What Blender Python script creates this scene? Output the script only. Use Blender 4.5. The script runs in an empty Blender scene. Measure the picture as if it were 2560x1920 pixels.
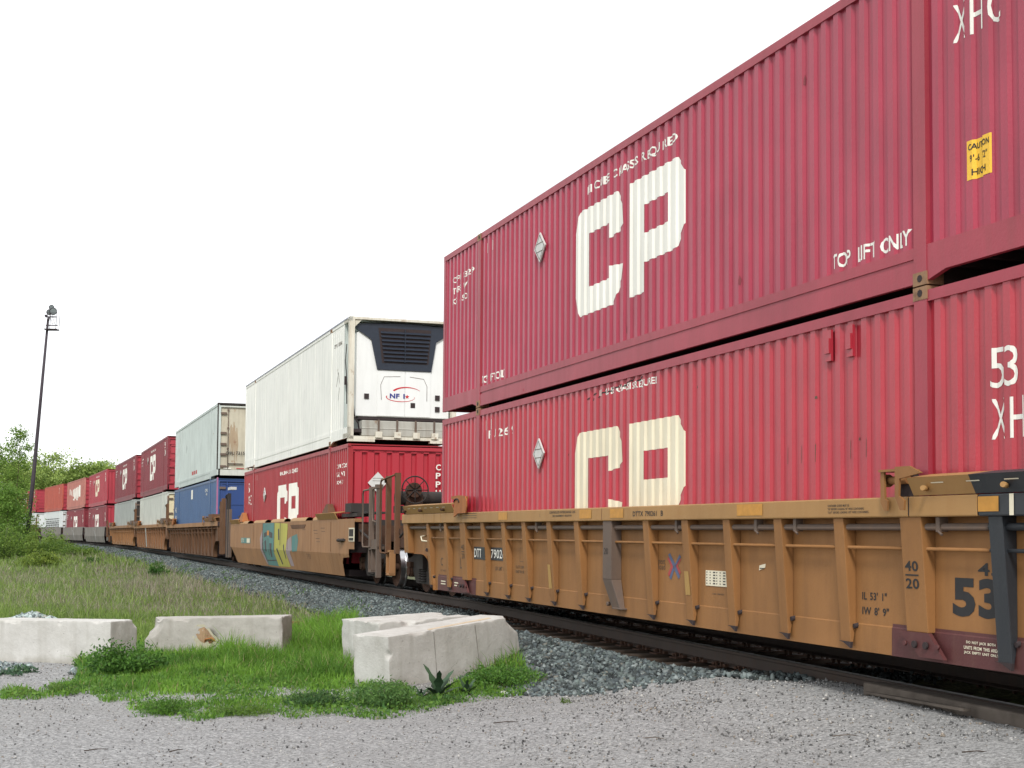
import bpy, bmesh, math, random
import numpy as np
from mathutils import Matrix, Vector, noise
random.seed(7); rng = np.random.default_rng(11)
scene = bpy.context.scene
COL = scene.collection
R = math.radians

# ------------------------------------------------------------------ camera
F_PX, PITCH, ROLL, CAM_H = 3524.67, 0.0560, 0.0083, 1.0917
cd = bpy.data.cameras.new('camera'); cam = bpy.data.objects.new('camera', cd); COL.objects.link(cam)
cd.sensor_width = 36.0; cd.sensor_fit = 'HORIZONTAL'; cd.lens = F_PX/2560*36.0
cd.shift_x = 58.56/2560; cd.shift_y = 188.9/2560
cd.clip_start = 0.1; cd.clip_end = 6000
_f = Vector((0, math.cos(PITCH), math.sin(PITCH))); _r = Vector((1, 0, 0)); _u = _r.cross(_f)
_rt = _r*math.cos(ROLL)+_u*math.sin(ROLL); _up = -_r*math.sin(ROLL)+_u*math.cos(ROLL)
M = Matrix.Identity(4)
for i in range(3):
    M[i][0] = _rt[i]; M[i][1] = _up[i]; M[i][2] = -_f[i]
M[2][3] = CAM_H
cam.matrix_world = M
scene.camera = cam

# ------------------------------------------------------------------ light
SUN_EL, SUN_AZ = 44, 186          # azimuth clockwise from +Y
w = bpy.data.worlds.new('World'); scene.world = w; w.use_nodes = True
nt = w.node_tree; nt.nodes.clear()
def wn(t): return nt.nodes.new(t)
out = wn('ShaderNodeOutputWorld'); bg = wn('ShaderNodeBackground'); bg.inputs['Strength'].default_value = 0.10
sky = wn('ShaderNodeTexSky'); sky.sky_type = 'NISHITA'; sky.sun_disc = False
sky.sun_elevation = R(SUN_EL); sky.sun_rotation = R(SUN_AZ)
tc = wn('ShaderNodeTexCoord'); mp = wn('ShaderNodeMapping'); mp.inputs['Scale'].default_value = (1.6, 1.6, 5.0)
nz = wn('ShaderNodeTexNoise'); nz.inputs['Scale'].default_value = 1.7; nz.inputs['Detail'].default_value = 6
cr = wn('ShaderNodeValToRGB')
cr.color_ramp.elements[0].position = .36; cr.color_ramp.elements[0].color = (8.3, 8.5, 8.65, 1)
cr.color_ramp.elements[1].position = .54; cr.color_ramp.elements[1].color = (11.0, 11.1, 11.2, 1)
mx = wn('ShaderNodeMixRGB'); mx.inputs[0].default_value = .9
L = nt.links.new
L(tc.outputs['Generated'], mp.inputs[0]); L(mp.outputs[0], nz.inputs['Vector']); L(nz.outputs[0], cr.inputs[0])
L(sky.outputs[0], mx.inputs[1]); L(cr.outputs[0], mx.inputs[2]); L(mx.outputs[0], bg.inputs[0]); L(bg.outputs[0], out.inputs[0])
sd = bpy.data.lights.new('sun', 'SUN'); sd.energy = 2.0; sd.angle = R(12); sd.color = (1, .96, .9)
so = bpy.data.objects.new('sun', sd); COL.objects.link(so)
az, el = R(SUN_AZ), R(SUN_EL)
tosun = Vector((math.sin(az)*math.cos(el), math.cos(az)*math.cos(el), math.sin(el)))
so.rotation_euler = tosun.to_track_quat('Z', 'Y').to_euler(); so.location = (0, 0, 30)
scene.view_settings.view_transform = 'Standard'; scene.view_settings.look = 'None'
scene.view_settings.gamma = 1; scene.view_settings.exposure = 0.4; scene.view_settings.use_curve_mapping = False

# ------------------------------------------------------------------ helpers
class MB:
    def __init__(s): s.v = []; s.f = []; s.m = []; s.s = []
    def add(s, vs, fs, m=0, sm=False):
        b = len(s.v); s.v += [tuple(p) for p in vs]
        for f in fs: s.f.append(tuple(b+i for i in f)); s.m.append(m); s.s.append(sm)
    def box(s, x0, x1, y0, y1, z0, z1, m=0):
        s.add([(x0,y0,z0),(x1,y0,z0),(x1,y1,z0),(x0,y1,z0),(x0,y0,z1),(x1,y0,z1),(x1,y1,z1),(x0,y1,z1)],
              [(0,3,2,1),(4,5,6,7),(0,1,5,4),(1,2,6,5),(2,3,7,6),(3,0,4,7)], m)
    def quad(s, a, b, c, d, m=0): s.add([a,b,c,d], [(0,1,2,3)], m)
    def prism(s, poly, ax, a, b, m=0):
        """poly of 2-D points; ax = 'x','y','z' is the extrusion axis"""
        def P(p, t):
            return {'x': (t,p[0],p[1]), 'y': (p[0],t,p[1]), 'z': (p[0],p[1],t)}[ax]
        n = len(poly); vs = [P(p,a) for p in poly]+[P(p,b) for p in poly]
        fs = [tuple(range(n))[::-1], tuple(range(n,2*n))]+[(i,(i+1)%n,n+(i+1)%n,n+i) for i in range(n)]
        s.add(vs, fs, m)
    def tube(s, pts, r, n=8, m=0, r2=None, cap=True):
        pts = [Vector(p) for p in pts]; k = len(pts); rs = [r+(0 if r2 is None else (r2-r)*i/(k-1)) for i in range(k)]
        vs = []; prev = None
        for i, p in enumerate(pts):
            t = (pts[min(i+1,k-1)]-pts[max(i-1,0)]).normalized()
            if prev is None: a = t.orthogonal().normalized()
            else:
                a = prev-t*prev.dot(t); a = a.normalized() if a.length > 1e-6 else t.orthogonal().normalized()
            prev = a; b = t.cross(a)
            for j in range(n):
                an = 2*math.pi*j/n; vs.append(p+(a*math.cos(an)+b*math.sin(an))*rs[i])
        fs = [(i*n+j, i*n+(j+1)%n, (i+1)*n+(j+1)%n, (i+1)*n+j) for i in range(k-1) for j in range(n)]
        s.add(vs, fs, m, True)
        if cap:
            bb = len(s.v)-k*n
            s.f.append(tuple(bb+j for j in range(n))[::-1]); s.m.append(m); s.s.append(False)
            s.f.append(tuple(bb+(k-1)*n+j for j in range(n))); s.m.append(m); s.s.append(False)
    def ring(s, c, axis, R0, r, n=28, k=6, m=0):
        c = Vector(c); ax = Vector(axis).normalized(); a = ax.orthogonal().normalized(); b = ax.cross(a)
        vs = []
        for i in range(n):
            t = 2*math.pi*i/n; d = a*math.cos(t)+b*math.sin(t)
            for j in range(k):
                q = 2*math.pi*j/k; vs.append(c+d*(R0+r*math.cos(q))+ax*r*math.sin(q))
        s.add(vs, [(i*k+j, ((i+1)%n)*k+j, ((i+1)%n)*k+(j+1)%k, i*k+(j+1)%k) for i in range(n) for j in range(k)], m, True)
    def build(s, name, mats, parent=None, label=None, bevel=0):
        me = bpy.data.meshes.new(name); me.from_pydata(s.v, [], s.f)
        if not isinstance(mats, (list, tuple)): mats = [mats]
        for q in mats: me.materials.append(q)
        me.polygons.foreach_set('material_index', s.m); me.polygons.foreach_set('use_smooth', s.s); me.update()
        o = bpy.data.objects.new(name, me); COL.objects.link(o)
        if parent is not None: o.parent = parent
        if label: o['label'] = label
        if bevel:
            b = o.modifiers.new('bevel', 'BEVEL'); b.width = bevel; b.segments = 2; b.limit_method = 'ANGLE'
        return o
def build_each(mb, name, mats, parent, bevel=0):
    """one object per connected piece"""
    par = list(range(len(mb.v)))
    def find(a):
        while par[a] != a: par[a] = par[par[a]]; a = par[a]
        return a
    for f in mb.f:
        for q in f[1:]: par[find(q)] = find(f[0])
    isl = {}
    for i, f in enumerate(mb.f): isl.setdefault(find(f[0]), []).append(i)
    out = []
    for fs in isl.values():
        n = MB(); mp = {}
        for i in fs:
            t = []
            for q in mb.f[i]:
                if q not in mp: mp[q] = len(n.v); n.v.append(mb.v[q])
                t.append(mp[q])
            n.f.append(tuple(t)); n.m.append(mb.m[i]); n.s.append(mb.s[i])
        out.append(n.build(name, mats, parent, bevel=bevel))
    return out
def np_mesh(name, V, Fq, mat, cols=None, parent=None):
    """V (n,3), Fq (m,k) same-size polygons, cols (n,3) linear colours"""
    me = bpy.data.meshes.new(name); k = Fq.shape[1]
    me.vertices.add(len(V)); me.vertices.foreach_set('co', np.ascontiguousarray(V, dtype=np.float32).ravel())
    me.loops.add(Fq.size); me.loops.foreach_set('vertex_index', np.ascontiguousarray(Fq, dtype=np.int32).ravel())
    me.polygons.add(len(Fq)); me.polygons.foreach_set('loop_start', np.arange(len(Fq), dtype=np.int32)*k)
    me.polygons.foreach_set('loop_total', np.full(len(Fq), k, dtype=np.int32))
    me.update(calc_edges=True); me.validate()
    if cols is not None:
        a = me.color_attributes.new('tint', 'FLOAT_COLOR', 'POINT')
        a.data.foreach_set('color', np.concatenate([cols, np.ones((len(cols),1))], 1).astype(np.float32).ravel())
    me.materials.append(mat)
    o = bpy.data.objects.new(name, me); COL.objects.link(o)
    if parent is not None: o.parent = parent
    return o
def empty(name, label, cat, mat4, group=None):
    o = bpy.data.objects.new(name, None); COL.objects.link(o); o.matrix_world = mat4
    o.empty_display_size = .3; o['label'] = label; o['category'] = cat
    if group: o['group'] = group
    return o
def tag(o, label, cat, group=None):
    o['label'] = label; o['category'] = cat
    if group: o['group'] = group
    return o
def copy_tree(o, parent=None):
    c = o.copy(); COL.objects.link(c)
    if parent is not None: c.parent = parent
    for ch in [q for q in bpy.data.objects if q.parent == o]: copy_tree(ch, c)
    return c

# ------------------------------------------------------------------ materials
def new_mat(name):
    m = bpy.data.materials.new(name); m.use_nodes = True; n = m.node_tree; n.nodes.clear()
    o = n.nodes.new('ShaderNodeOutputMaterial'); b = n.nodes.new('ShaderNodeBsdfPrincipled')
    n.links.new(b.outputs[0], o.inputs[0]); return m, n, b
def N(n, t, **kw):
    q = n.nodes.new(t)
    for k, v in kw.items():
        if k in q.inputs: q.inputs[k].default_value = v
        else: setattr(q, k, v)
    return q
def ramp(n, src, p0, p1, c0=(0,0,0,1), c1=(1,1,1,1)):
    r = n.nodes.new('ShaderNodeValToRGB'); e = r.color_ramp.elements
    e[0].position = p0; e[1].position = p1; e[0].color = c0; e[1].color = c1
    n.links.new(src, r.inputs[0]); return r
def c4(c): return (c[0], c[1], c[2], 1)
def paint(name, col, rough=.5, dirt=(.12,.09,.07), amt=.35, rust=0, rustcol=(.16,.06,.025), spec=.5, bump=.15, metal=0, var=.12, scale=1.0, specks=.35):
    m, n, b = new_mat(name); l = n.links.new
    co = N(n, 'ShaderNodeTexCoord')
    mp = N(n, 'ShaderNodeMapping'); mp.inputs['Scale'].default_value = (2.2*scale, 2.2*scale, .28*scale); l(co.outputs['Object'], mp.inputs[0])
    s1 = N(n, 'ShaderNodeTexNoise', Scale=3.0, Detail=6.0, Roughness=.62); l(mp.outputs[0], s1.inputs['Vector'])
    s2 = N(n, 'ShaderNodeTexNoise', Scale=.9*scale, Detail=5.0, Roughness=.6); l(co.outputs['Object'], s2.inputs['Vector'])
    s3 = N(n, 'ShaderNodeTexNoise', Scale=38*scale, Detail=3.0); l(co.outputs['Object'], s3.inputs['Vector'])
    r1 = ramp(n, s1.outputs[0], .46, .78)
    m1 = N(n, 'ShaderNodeMixRGB'); m1.inputs[1].default_value = c4(col); m1.inputs[2].default_value = c4(dirt)
    mu = N(n, 'ShaderNodeMath', operation='MULTIPLY'); mu.inputs[1].default_value = amt; l(r1.outputs[0], mu.inputs[0]); l(mu.outputs[0], m1.inputs[0])
    hs = N(n, 'ShaderNodeHueSaturation'); l(m1.outputs[0], hs.inputs['Color'])
    mr = N(n, 'ShaderNodeMapRange'); mr.inputs[1].default_value = .3; mr.inputs[2].default_value = .7
    mr.inputs[3].default_value = 1-var; mr.inputs[4].default_value = 1+var; l(s2.outputs[0], mr.inputs[0]); l(mr.outputs[0], hs.inputs['Value'])
    last = hs.outputs[0]
    if rust:
        s4 = N(n, 'ShaderNodeTexNoise', Scale=2.6*scale, Detail=9.0, Roughness=.72); l(co.outputs['Object'], s4.inputs['Vector'])
        r4 = ramp(n, s4.outputs[0], .66-.22*rust, .74-.14*rust)
        m4 = N(n, 'ShaderNodeMixRGB'); m4.inputs[2].default_value = c4(rustcol); l(last, m4.inputs[1]); l(r4.outputs[0], m4.inputs[0]); last = m4.outputs[0]
    if specks:
        s5 = N(n, 'ShaderNodeTexNoise', Scale=16*scale, Detail=5.0, Roughness=.7); l(co.outputs['Object'], s5.inputs['Vector'])
        s6 = N(n, 'ShaderNodeTexNoise', Scale=.7*scale, Detail=3.0); l(co.outputs['Object'], s6.inputs['Vector'])
        ad = N(n, 'ShaderNodeMath', operation='ADD'); l(s5.outputs[0], ad.inputs[0]); l(s6.outputs[0], ad.inputs[1])
        r5 = ramp(n, ad.outputs[0], 1.24-.1*specks, 1.29-.1*specks); m5 = N(n, 'ShaderNodeMixRGB'); m5.inputs[2].default_value = c4(rustcol)
        mq = N(n, 'ShaderNodeMath', operation='MULTIPLY'); mq.inputs[1].default_value = .7; l(r5.outputs[0], mq.inputs[0]); l(mq.outputs[0], m5.inputs[0]); l(last, m5.inputs[1]); last = m5.outputs[0]
    l(last, b.inputs['Base Color'])
    rr = N(n, 'ShaderNodeMapRange'); rr.inputs[3].default_value = rough-.1; rr.inputs[4].default_value = min(1, rough+.15)
    l(s1.outputs[0], rr.inputs[0]); l(rr.outputs[0], b.inputs['Roughness'])
    b.inputs['Specular IOR Level'].default_value = spec; b.inputs['Metallic'].default_value = metal
    bp = N(n, 'ShaderNodeBump', Strength=bump, Distance=.01); l(s3.outputs[0], bp.inputs['Height'])
    bp2 = N(n, 'ShaderNodeBump', Strength=.12, Distance=.04); l(s2.outputs[0], bp2.inputs['Height']); l(bp.outputs[0], bp2.inputs['Normal'])
    l(bp2.outputs[0], b.inputs['Normal'])
    return m
def plain(name, col, rough=.6, spec=.4, metal=0, var=.15, sc=14):
    m, n, b = new_mat(name); l = n.links.new
    co = N(n, 'ShaderNodeTexCoord'); s = N(n, 'ShaderNodeTexNoise', Scale=float(sc), Detail=4.0); l(co.outputs['Object'], s.inputs['Vector'])
    hs = N(n, 'ShaderNodeHueSaturation'); hs.inputs['Color'].default_value = c4(col)
    mr = N(n, 'ShaderNodeMapRange'); mr.inputs[3].default_value = 1-var*1.6; mr.inputs[4].default_value = 1+var*1.6
    l(s.outputs[0], mr.inputs[0]); l(mr.outputs[0], hs.inputs['Value']); l(hs.outputs[0], b.inputs['Base Color'])
    b.inputs['Roughness'].default_value = rough; b.inputs['Specular IOR Level'].default_value = spec; b.inputs['Metallic'].default_value = metal
    bp = N(n, 'ShaderNodeBump', Strength=.2, Distance=.01); l(s.outputs[0], bp.inputs['Height']); l(bp.outputs[0], b.inputs['Normal'])
    return m

RED_U = paint('red_paint_upper', (.36,.030,.064), .34, (.20,.06,.07), .3, spec=.5, specks=.7)
RED_L = paint('red_paint_lower', (.40,.022,.040), .34, (.22,.05,.05), .28, spec=.7)
RED_B = paint('red_paint_second_car', (.32,.018,.026), .45, (.16,.04,.035), .35, spec=.45)
RED_D = paint('red_paint_dark', (.20,.020,.032), .5, (.15,.05,.05), .35)
RED_F = paint('red_paint_bright', (.36,.030,.048), .5, (.2,.06,.06), .3)
RED_G = paint('red_paint_faded', (.42,.16,.13), .7, (.42,.22,.19), .6)
ORANGE = paint('orange_red_paint', (.42,.075,.045), .6, (.28,.08,.06), .4)
RED_RAIL = paint('red_rail_paint', (.34,.040,.062), .45, (.22,.07,.07), .35)
WHITE_R = paint('reefer_white_paint', (.84,.84,.79), .5, (.52,.56,.52), .55, rust=.12, rustcol=(.30,.24,.17), var=.05)
WHITE_H = paint('white_paint', (.66,.70,.70), .5, (.45,.48,.47), .5, var=.06)
GREYW = paint('grey_white_paint', (.50,.56,.54), .55, (.30,.35,.34), .6, rust=.1, rustcol=(.25,.18,.12), var=.08)
GREYD = paint('weathered_white_paint', (.55,.57,.52), .65, (.28,.29,.27), .6, rust=.2, rustcol=(.26,.17,.1))
GREYE = paint('weathered_grey_paint', (.38,.41,.39), .65, (.19,.2,.2), .7, rust=.15, rustcol=(.22,.15,.1))
TAN = paint('tan_door_paint', (.50,.46,.36), .6, (.30,.24,.17), .55, rust=.25, rustcol=(.28,.14,.07))
CREAM = paint('cream_door_paint', (.68,.60,.40), .6, (.4,.33,.22), .4)
BLUE = paint('blue_paint', (.030,.088,.215), .42, (.05,.09,.16), .45, rust=.04)
BLUE_E = paint('blue_door_paint', (.020,.055,.19), .42, (.03,.05,.14), .4)
LOGO = paint('white_lettering_paint', (.80,.79,.73), .55, (.60,.58,.50), .35, var=.05)
LOGO_C = paint('cream_lettering_paint', (.74,.68,.52), .55, (.50,.44,.32), .5, var=.07)
YSIGN = paint('yellow_label', (.85,.50,.03), .5, (.6,.4,.1), .2, var=.05)
BLACKT = plain('black_lettering', (.02,.02,.022), .6)
GREYT = plain('faded_lettering', (.10,.07,.05), .8)
WELL = paint('yellow_brown_paint', (.275,.130,.044), .6, (.17,.085,.038), .45, rust=.08, specks=1.1, rustcol=(.12,.055,.03), spec=.3, var=.16)
WELL_L = paint('yellow_brown_chord_paint', (.36,.20,.072), .55, (.30,.15,.055), .45, rust=.05, rustcol=(.14,.07,.04), spec=.35, var=.1)
WELL_B = paint('tan_brown_paint', (.31,.160,.070), .6, (.24,.115,.05), .6, rust=.12, rustcol=(.17,.075,.035), spec=.3, var=.16)
WELL_D = paint('rusty_brown_paint', (.135,.072,.040), .75, (.10,.05,.03), .7, rust=.45, rustcol=(.12,.05,.025), spec=.2, var=.2)
WELL_G = paint('primer_grey_paint', (.21,.195,.175), .75, (.22,.20,.18), .6, rust=.25, rustcol=(.11,.07,.05), spec=.2, var=.2)
MAROON = paint('maroon_paint', (.085,.022,.022), .6, (.14,.07,.05), .5)
BLACKP = paint('black_paint', (.022,.026,.032), .5, (.05,.05,.05), .4)
GREYP = paint('grey_brown_plate', (.12,.085,.066), .7, (.2,.12,.07), .5)
ORUST = paint('orange_rust', (.36,.13,.035), .75, (.16,.06,.025), .7, rust=.3, rustcol=(.12,.045,.02))
RUSTD = paint('dark_rust', (.075,.040,.027), .85, (.04,.025,.02), .6, rust=.3, rustcol=(.12,.05,.03), spec=.2)
STEEL_D = paint('dark_grimy_steel', (.035,.030,.028), .75, (.07,.05,.04), .5, spec=.3)
STEEL_S = plain('polished_wheel_tread', (.55,.55,.56), .28, .5, 1.0, .1, 5)
REFL = plain('orange_reflector', (.50,.235,.035), .5)
CAST = paint('corner_casting_paint', (.30,.17,.09), .7, (.20,.11,.06), .8, rust=.6, rustcol=(.12,.06,.03))
UNDER = plain('dark_underside', (.038,.027,.028), .9)
DARKB = plain('dark_blue_plastic', (.020,.027,.043), .45)
NAVY = plain('navy_lettering', (.02,.03,.22), .5)
REDT = plain('red_lettering', (.55,.02,.03), .5)
LBLUE = plain('faded_blue_mark', (.10,.12,.20), .7)
LRED = plain('faded_red_mark', (.38,.06,.06), .7)
PLACW = paint('placard_white', (.62,.62,.60), .5, (.35,.34,.33), .5)
RAILM = paint('rail_steel', (.062,.046,.038), .7, (.095,.06,.042), .6, spec=.35, scale=2)
RAILT = plain('rail_head_steel', (.22,.2,.19), .35, .5, .8, .1)
WOODT = None

# ------------------------------------------------------------------ track path
X0, Y0, TH = -0.83155, 25.1362, 0.3221
K1, K2, K3 = -0.4924e-3, 0.9746e-5, -0.1128e-7
GR = 0.0035
US = {'B': 7.617, 'C': 31.1177, 'D': 51.2928, 'E': 71.1284, 'F': 94.4345, 'G': 114.7857, 'H': 135.1932, 'I': 159.0302}
def head(u):
    if u <= 0: return TH
    v = min(u, 190.0); return TH+K1*v+K2*v*v+K3*v**3
_tab = [(X0, Y0)]
for i in range(4000):
    a = head(i*.1+.05); _tab.append((_tab[-1][0]-math.sin(a)*.1, _tab[-1][1]+math.cos(a)*.1))
def pathpt(u):
    if u <= 0: return (X0-math.sin(TH)*u, Y0+math.cos(TH)*u)
    i = min(int(u*10), 3998); t = u*10-i
    return (_tab[i][0]*(1-t)+_tab[i+1][0]*t, _tab[i][1]*(1-t)+_tab[i+1][1]*t)
def rail_z(u):
    return .0148*u if u < 0 else GR*u
def track_pt(u, lat, z=0.0):
    """lat > 0 is towards the camera from the plane of the container sides"""
    p = pathpt(u); a = head(u); return Vector((p[0]-math.cos(a)*lat, p[1]-math.sin(a)*lat, z))
LC = 16.15
def car_frame(nm):
    if nm == 'A': far = pathpt(0); near = pathpt(-LC); z0 = 0
    else:
        u = US[nm]; far = pathpt(u+LC); near = pathpt(u); z0 = GR*(u+8)
    dx, dy = near[0]-far[0], near[1]-far[1]; a = math.atan2(dy, dx)
    return Matrix.Translation((far[0], far[1], z0)) @ Matrix.Rotation(a, 4, 'Z')

# ------------------------------------------------------------------ lettering that follows a surface
_tc = {}
def text_geo(body, bold=0.0):
    k = (body, bold)
    if k in _tc: return _tc[k]
    cu = bpy.data.curves.new('t', 'FONT'); cu.body = body; cu.size = 1; cu.offset = bold; cu.resolution_u = 3; cu.space_line = .95; cu.space_character = 1.06; cu.space_word = 1.5
    cu.align_x = 'LEFT'
    o = bpy.data.objects.new('t', cu); COL.objects.link(o)
    bpy.context.view_layer.update()
    me = o.to_mesh(); vs = [(v.co.x, v.co.y) for v in me.vertices]; fs = [tuple(p.vertices) for p in me.polygons]
    o.to_mesh_clear(); bpy.data.objects.remove(o); bpy.data.curves.remove(cu)
    xs = [v[0] for v in vs]; ys = [v[1] for v in vs]
    a, b, c, d = min(xs), max(xs), min(ys), max(ys)
    _tc[k] = ([((x-a)/(b-a), (y-c)/max(1e-6, d-c)) for x, y in vs], fs); return _tc[k]
class Decal:
    """flat outlines in (x, z), later cut at the folds of the surface and laid on it"""
    def __init__(s): s.bm = bmesh.new(); s.sub = []
    def poly(s, pts, m=0):
        if s.sub: return s.sub[-1].poly(pts, m) if getattr(s.sub[-1], 'shape', False) else s._newshape(pts, m)
        f = s.bm.faces.new([s.bm.verts.new((p[0], 0, p[1])) for p in pts]); f.material_index = m
    def _newshape(s, pts, m):
        e = Decal(); e.shape = True; s.sub.append(e); e.poly(pts, m)
    def rect(s, x0, z0, x1, z1, m=0): s.poly([(x0,z0),(x1,z0),(x1,z1),(x0,z1)], m)
    def text(s, body, x0, z0, x1, z1, m=0, bold=.012):
        if s.bm.verts or s.sub:
            e = Decal(); e.text(body, x0, z0, x1, z1, m, bold); s.sub.append(e); return
        vs, fs = text_geo(body, bold); q = [s.bm.verts.new((x0+(x1-x0)*a, 0, z0+(z1-z0)*b)) for a, b in vs]
        for f in fs:
            try:
                g = s.bm.faces.new([q[i] for i in f]); g.material_index = m
            except ValueError: pass
    def build(s, name, mats, parent, fy, bx=(), bz=(), lift=.003, label=None):
        for e in s.sub: e.build(name, mats, parent, fy, bx, bz, lift, label)
        bm = s.bm; bm.normal_update(); bmesh.ops.triangulate(bm, faces=[f for f in bm.faces if len(f.verts) > 4])
        if bm.verts:
            x0 = min(v.co.x for v in bm.verts); x1 = max(v.co.x for v in bm.verts)
            for b in bx:
                if x0 < b < x1: bmesh.ops.bisect_plane(bm, geom=bm.verts[:]+bm.edges[:]+bm.faces[:], plane_co=(b,0,0), plane_no=(1,0,0))
            for b in bz: bmesh.ops.bisect_plane(bm, geom=bm.verts[:]+bm.edges[:]+bm.faces[:], plane_co=(0,0,b), plane_no=(0,0,1))
        for v in bm.verts: v.co.y = fy(v.co.x, v.co.z)-lift
        me = bpy.data.meshes.new(name); bm.to_mesh(me); bm.free()
        for m in (mats if isinstance(mats, (list, tuple)) else [mats]): me.materials.append(m)
        o = bpy.data.objects.new(name, me); COL.objects.link(o); o.parent = parent
        if label: o['label'] = label
        return o

# ------------------------------------------------------------------ containers (local x: 0 far end .. 16.15 near end, y: 0 camera side .. 2.59)
PER = .2145; CH = 2.905; YO = .012
def corr(x, D=.026):
    t = (x-8.114) % PER
    if t < .024: return D*t/.024
    if t < .108: return D
    if t < .132: return D*(1-(t-.108)/.024)
    return 0.0
def corr_breaks(a, b):
    r = []
    k0 = int((a-8.114)//PER)-1
    for k in range(k0, k0+int((b-a)/PER)+4):
        for q in (0, .024, .108, .132):
            x = 8.114+PER*k+q
            if a < x < b: r.append(x)
    return sorted(r)
ALLB = corr_breaks(0, LC)
POSTS = ((1.985, 2.15), (14.0, 14.175))
def c_shape(x0, x1, zt, zb):
    w = x1-x0; a = .30*w; b = .28*w
    return [(x0, zb+.32), (x0+.12, zb), (x1-.32, zb+.0), (x1-.05, zb+.28), (x1, zb+.47), (x1-b, zb+.52), (x1-b, zb+.36), (x0+a, zb+.36),
            (x0+a, zt-.36), (x1-b, zt-.36), (x1-b, zt-.56), (x1-.14, zt-.53), (x1, zt-.46), (x1-.03, zt-.2), (x1-.2, zt), (x0+.12, zt), (x0, zt-.32)]
def cp_logo(x, zt, fy, parent, mat, s=1.0, mir=False):
    """x = left edge, zt = top in container coordinates; height 1.44"""
    d = Decal(); zb = zt-1.44*s
    d.poly(c_shape(x, x+1.60*s, zt, zb))
    p = x+1.80*s; q = p+1.53*s
    d.rect(p, zb, p+.43*s, zt)
    d.rect(p+.43*s, zt-.36*s, p+1.09*s, zt); d.rect(p+.43*s, zb+.37*s, p+1.09*s, zb+.73*s)
    d.poly([(p+1.09*s, zb+.37*s), (q-.22*s, zb+.38*s), (q, zb+.62*s), (q, zt-.2*s), (q-.2*s, zt), (p+1.09*s, zt)])
    return d.build('railway_logo', mat, parent, fy, ALLB)
def diamond(x, z, r, parent, y=-.012):
    m = MB(); m.prism([(x, z-r), (x+r, z), (x, z+r), (x-r, z)], 'y', y-.012, y+.01)
    rr = r*.82
    for s in ((0, 1), (1, 0)): pass
    m.box(x-r*.62, x+r*.62, y-.015, y-.012, z+r*.26, z+r*.30, 1); m.box(x-r*.62, x+r*.62, y-.015, y-.012, z-r*.30, z-r*.26, 1)
    for a, b in (((-1,0),(0,1)), ((0,1),(1,0)), ((1,0),(0,-1)), ((0,-1),(-1,0))):
        a = Vector(a)*rr; b = Vector(b)*rr; n = (b-a).orthogonal() if 0 else Vector((-(b-a).y, (b-a).x)).normalized()*.006
        m.add([(x+a.x+n.x, y-.0135, z+a.y+n.y), (x+b.x+n.x, y-.0135, z+b.y+n.y), (x+b.x-n.x, y-.0135, z+b.y-n.y), (x+a.x-n.x, y-.0135, z+a.y-n.y)], [(0,1,2,3)], 1)
    return m.build('hazard_placard', [PLACW, GREYT], parent)

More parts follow.
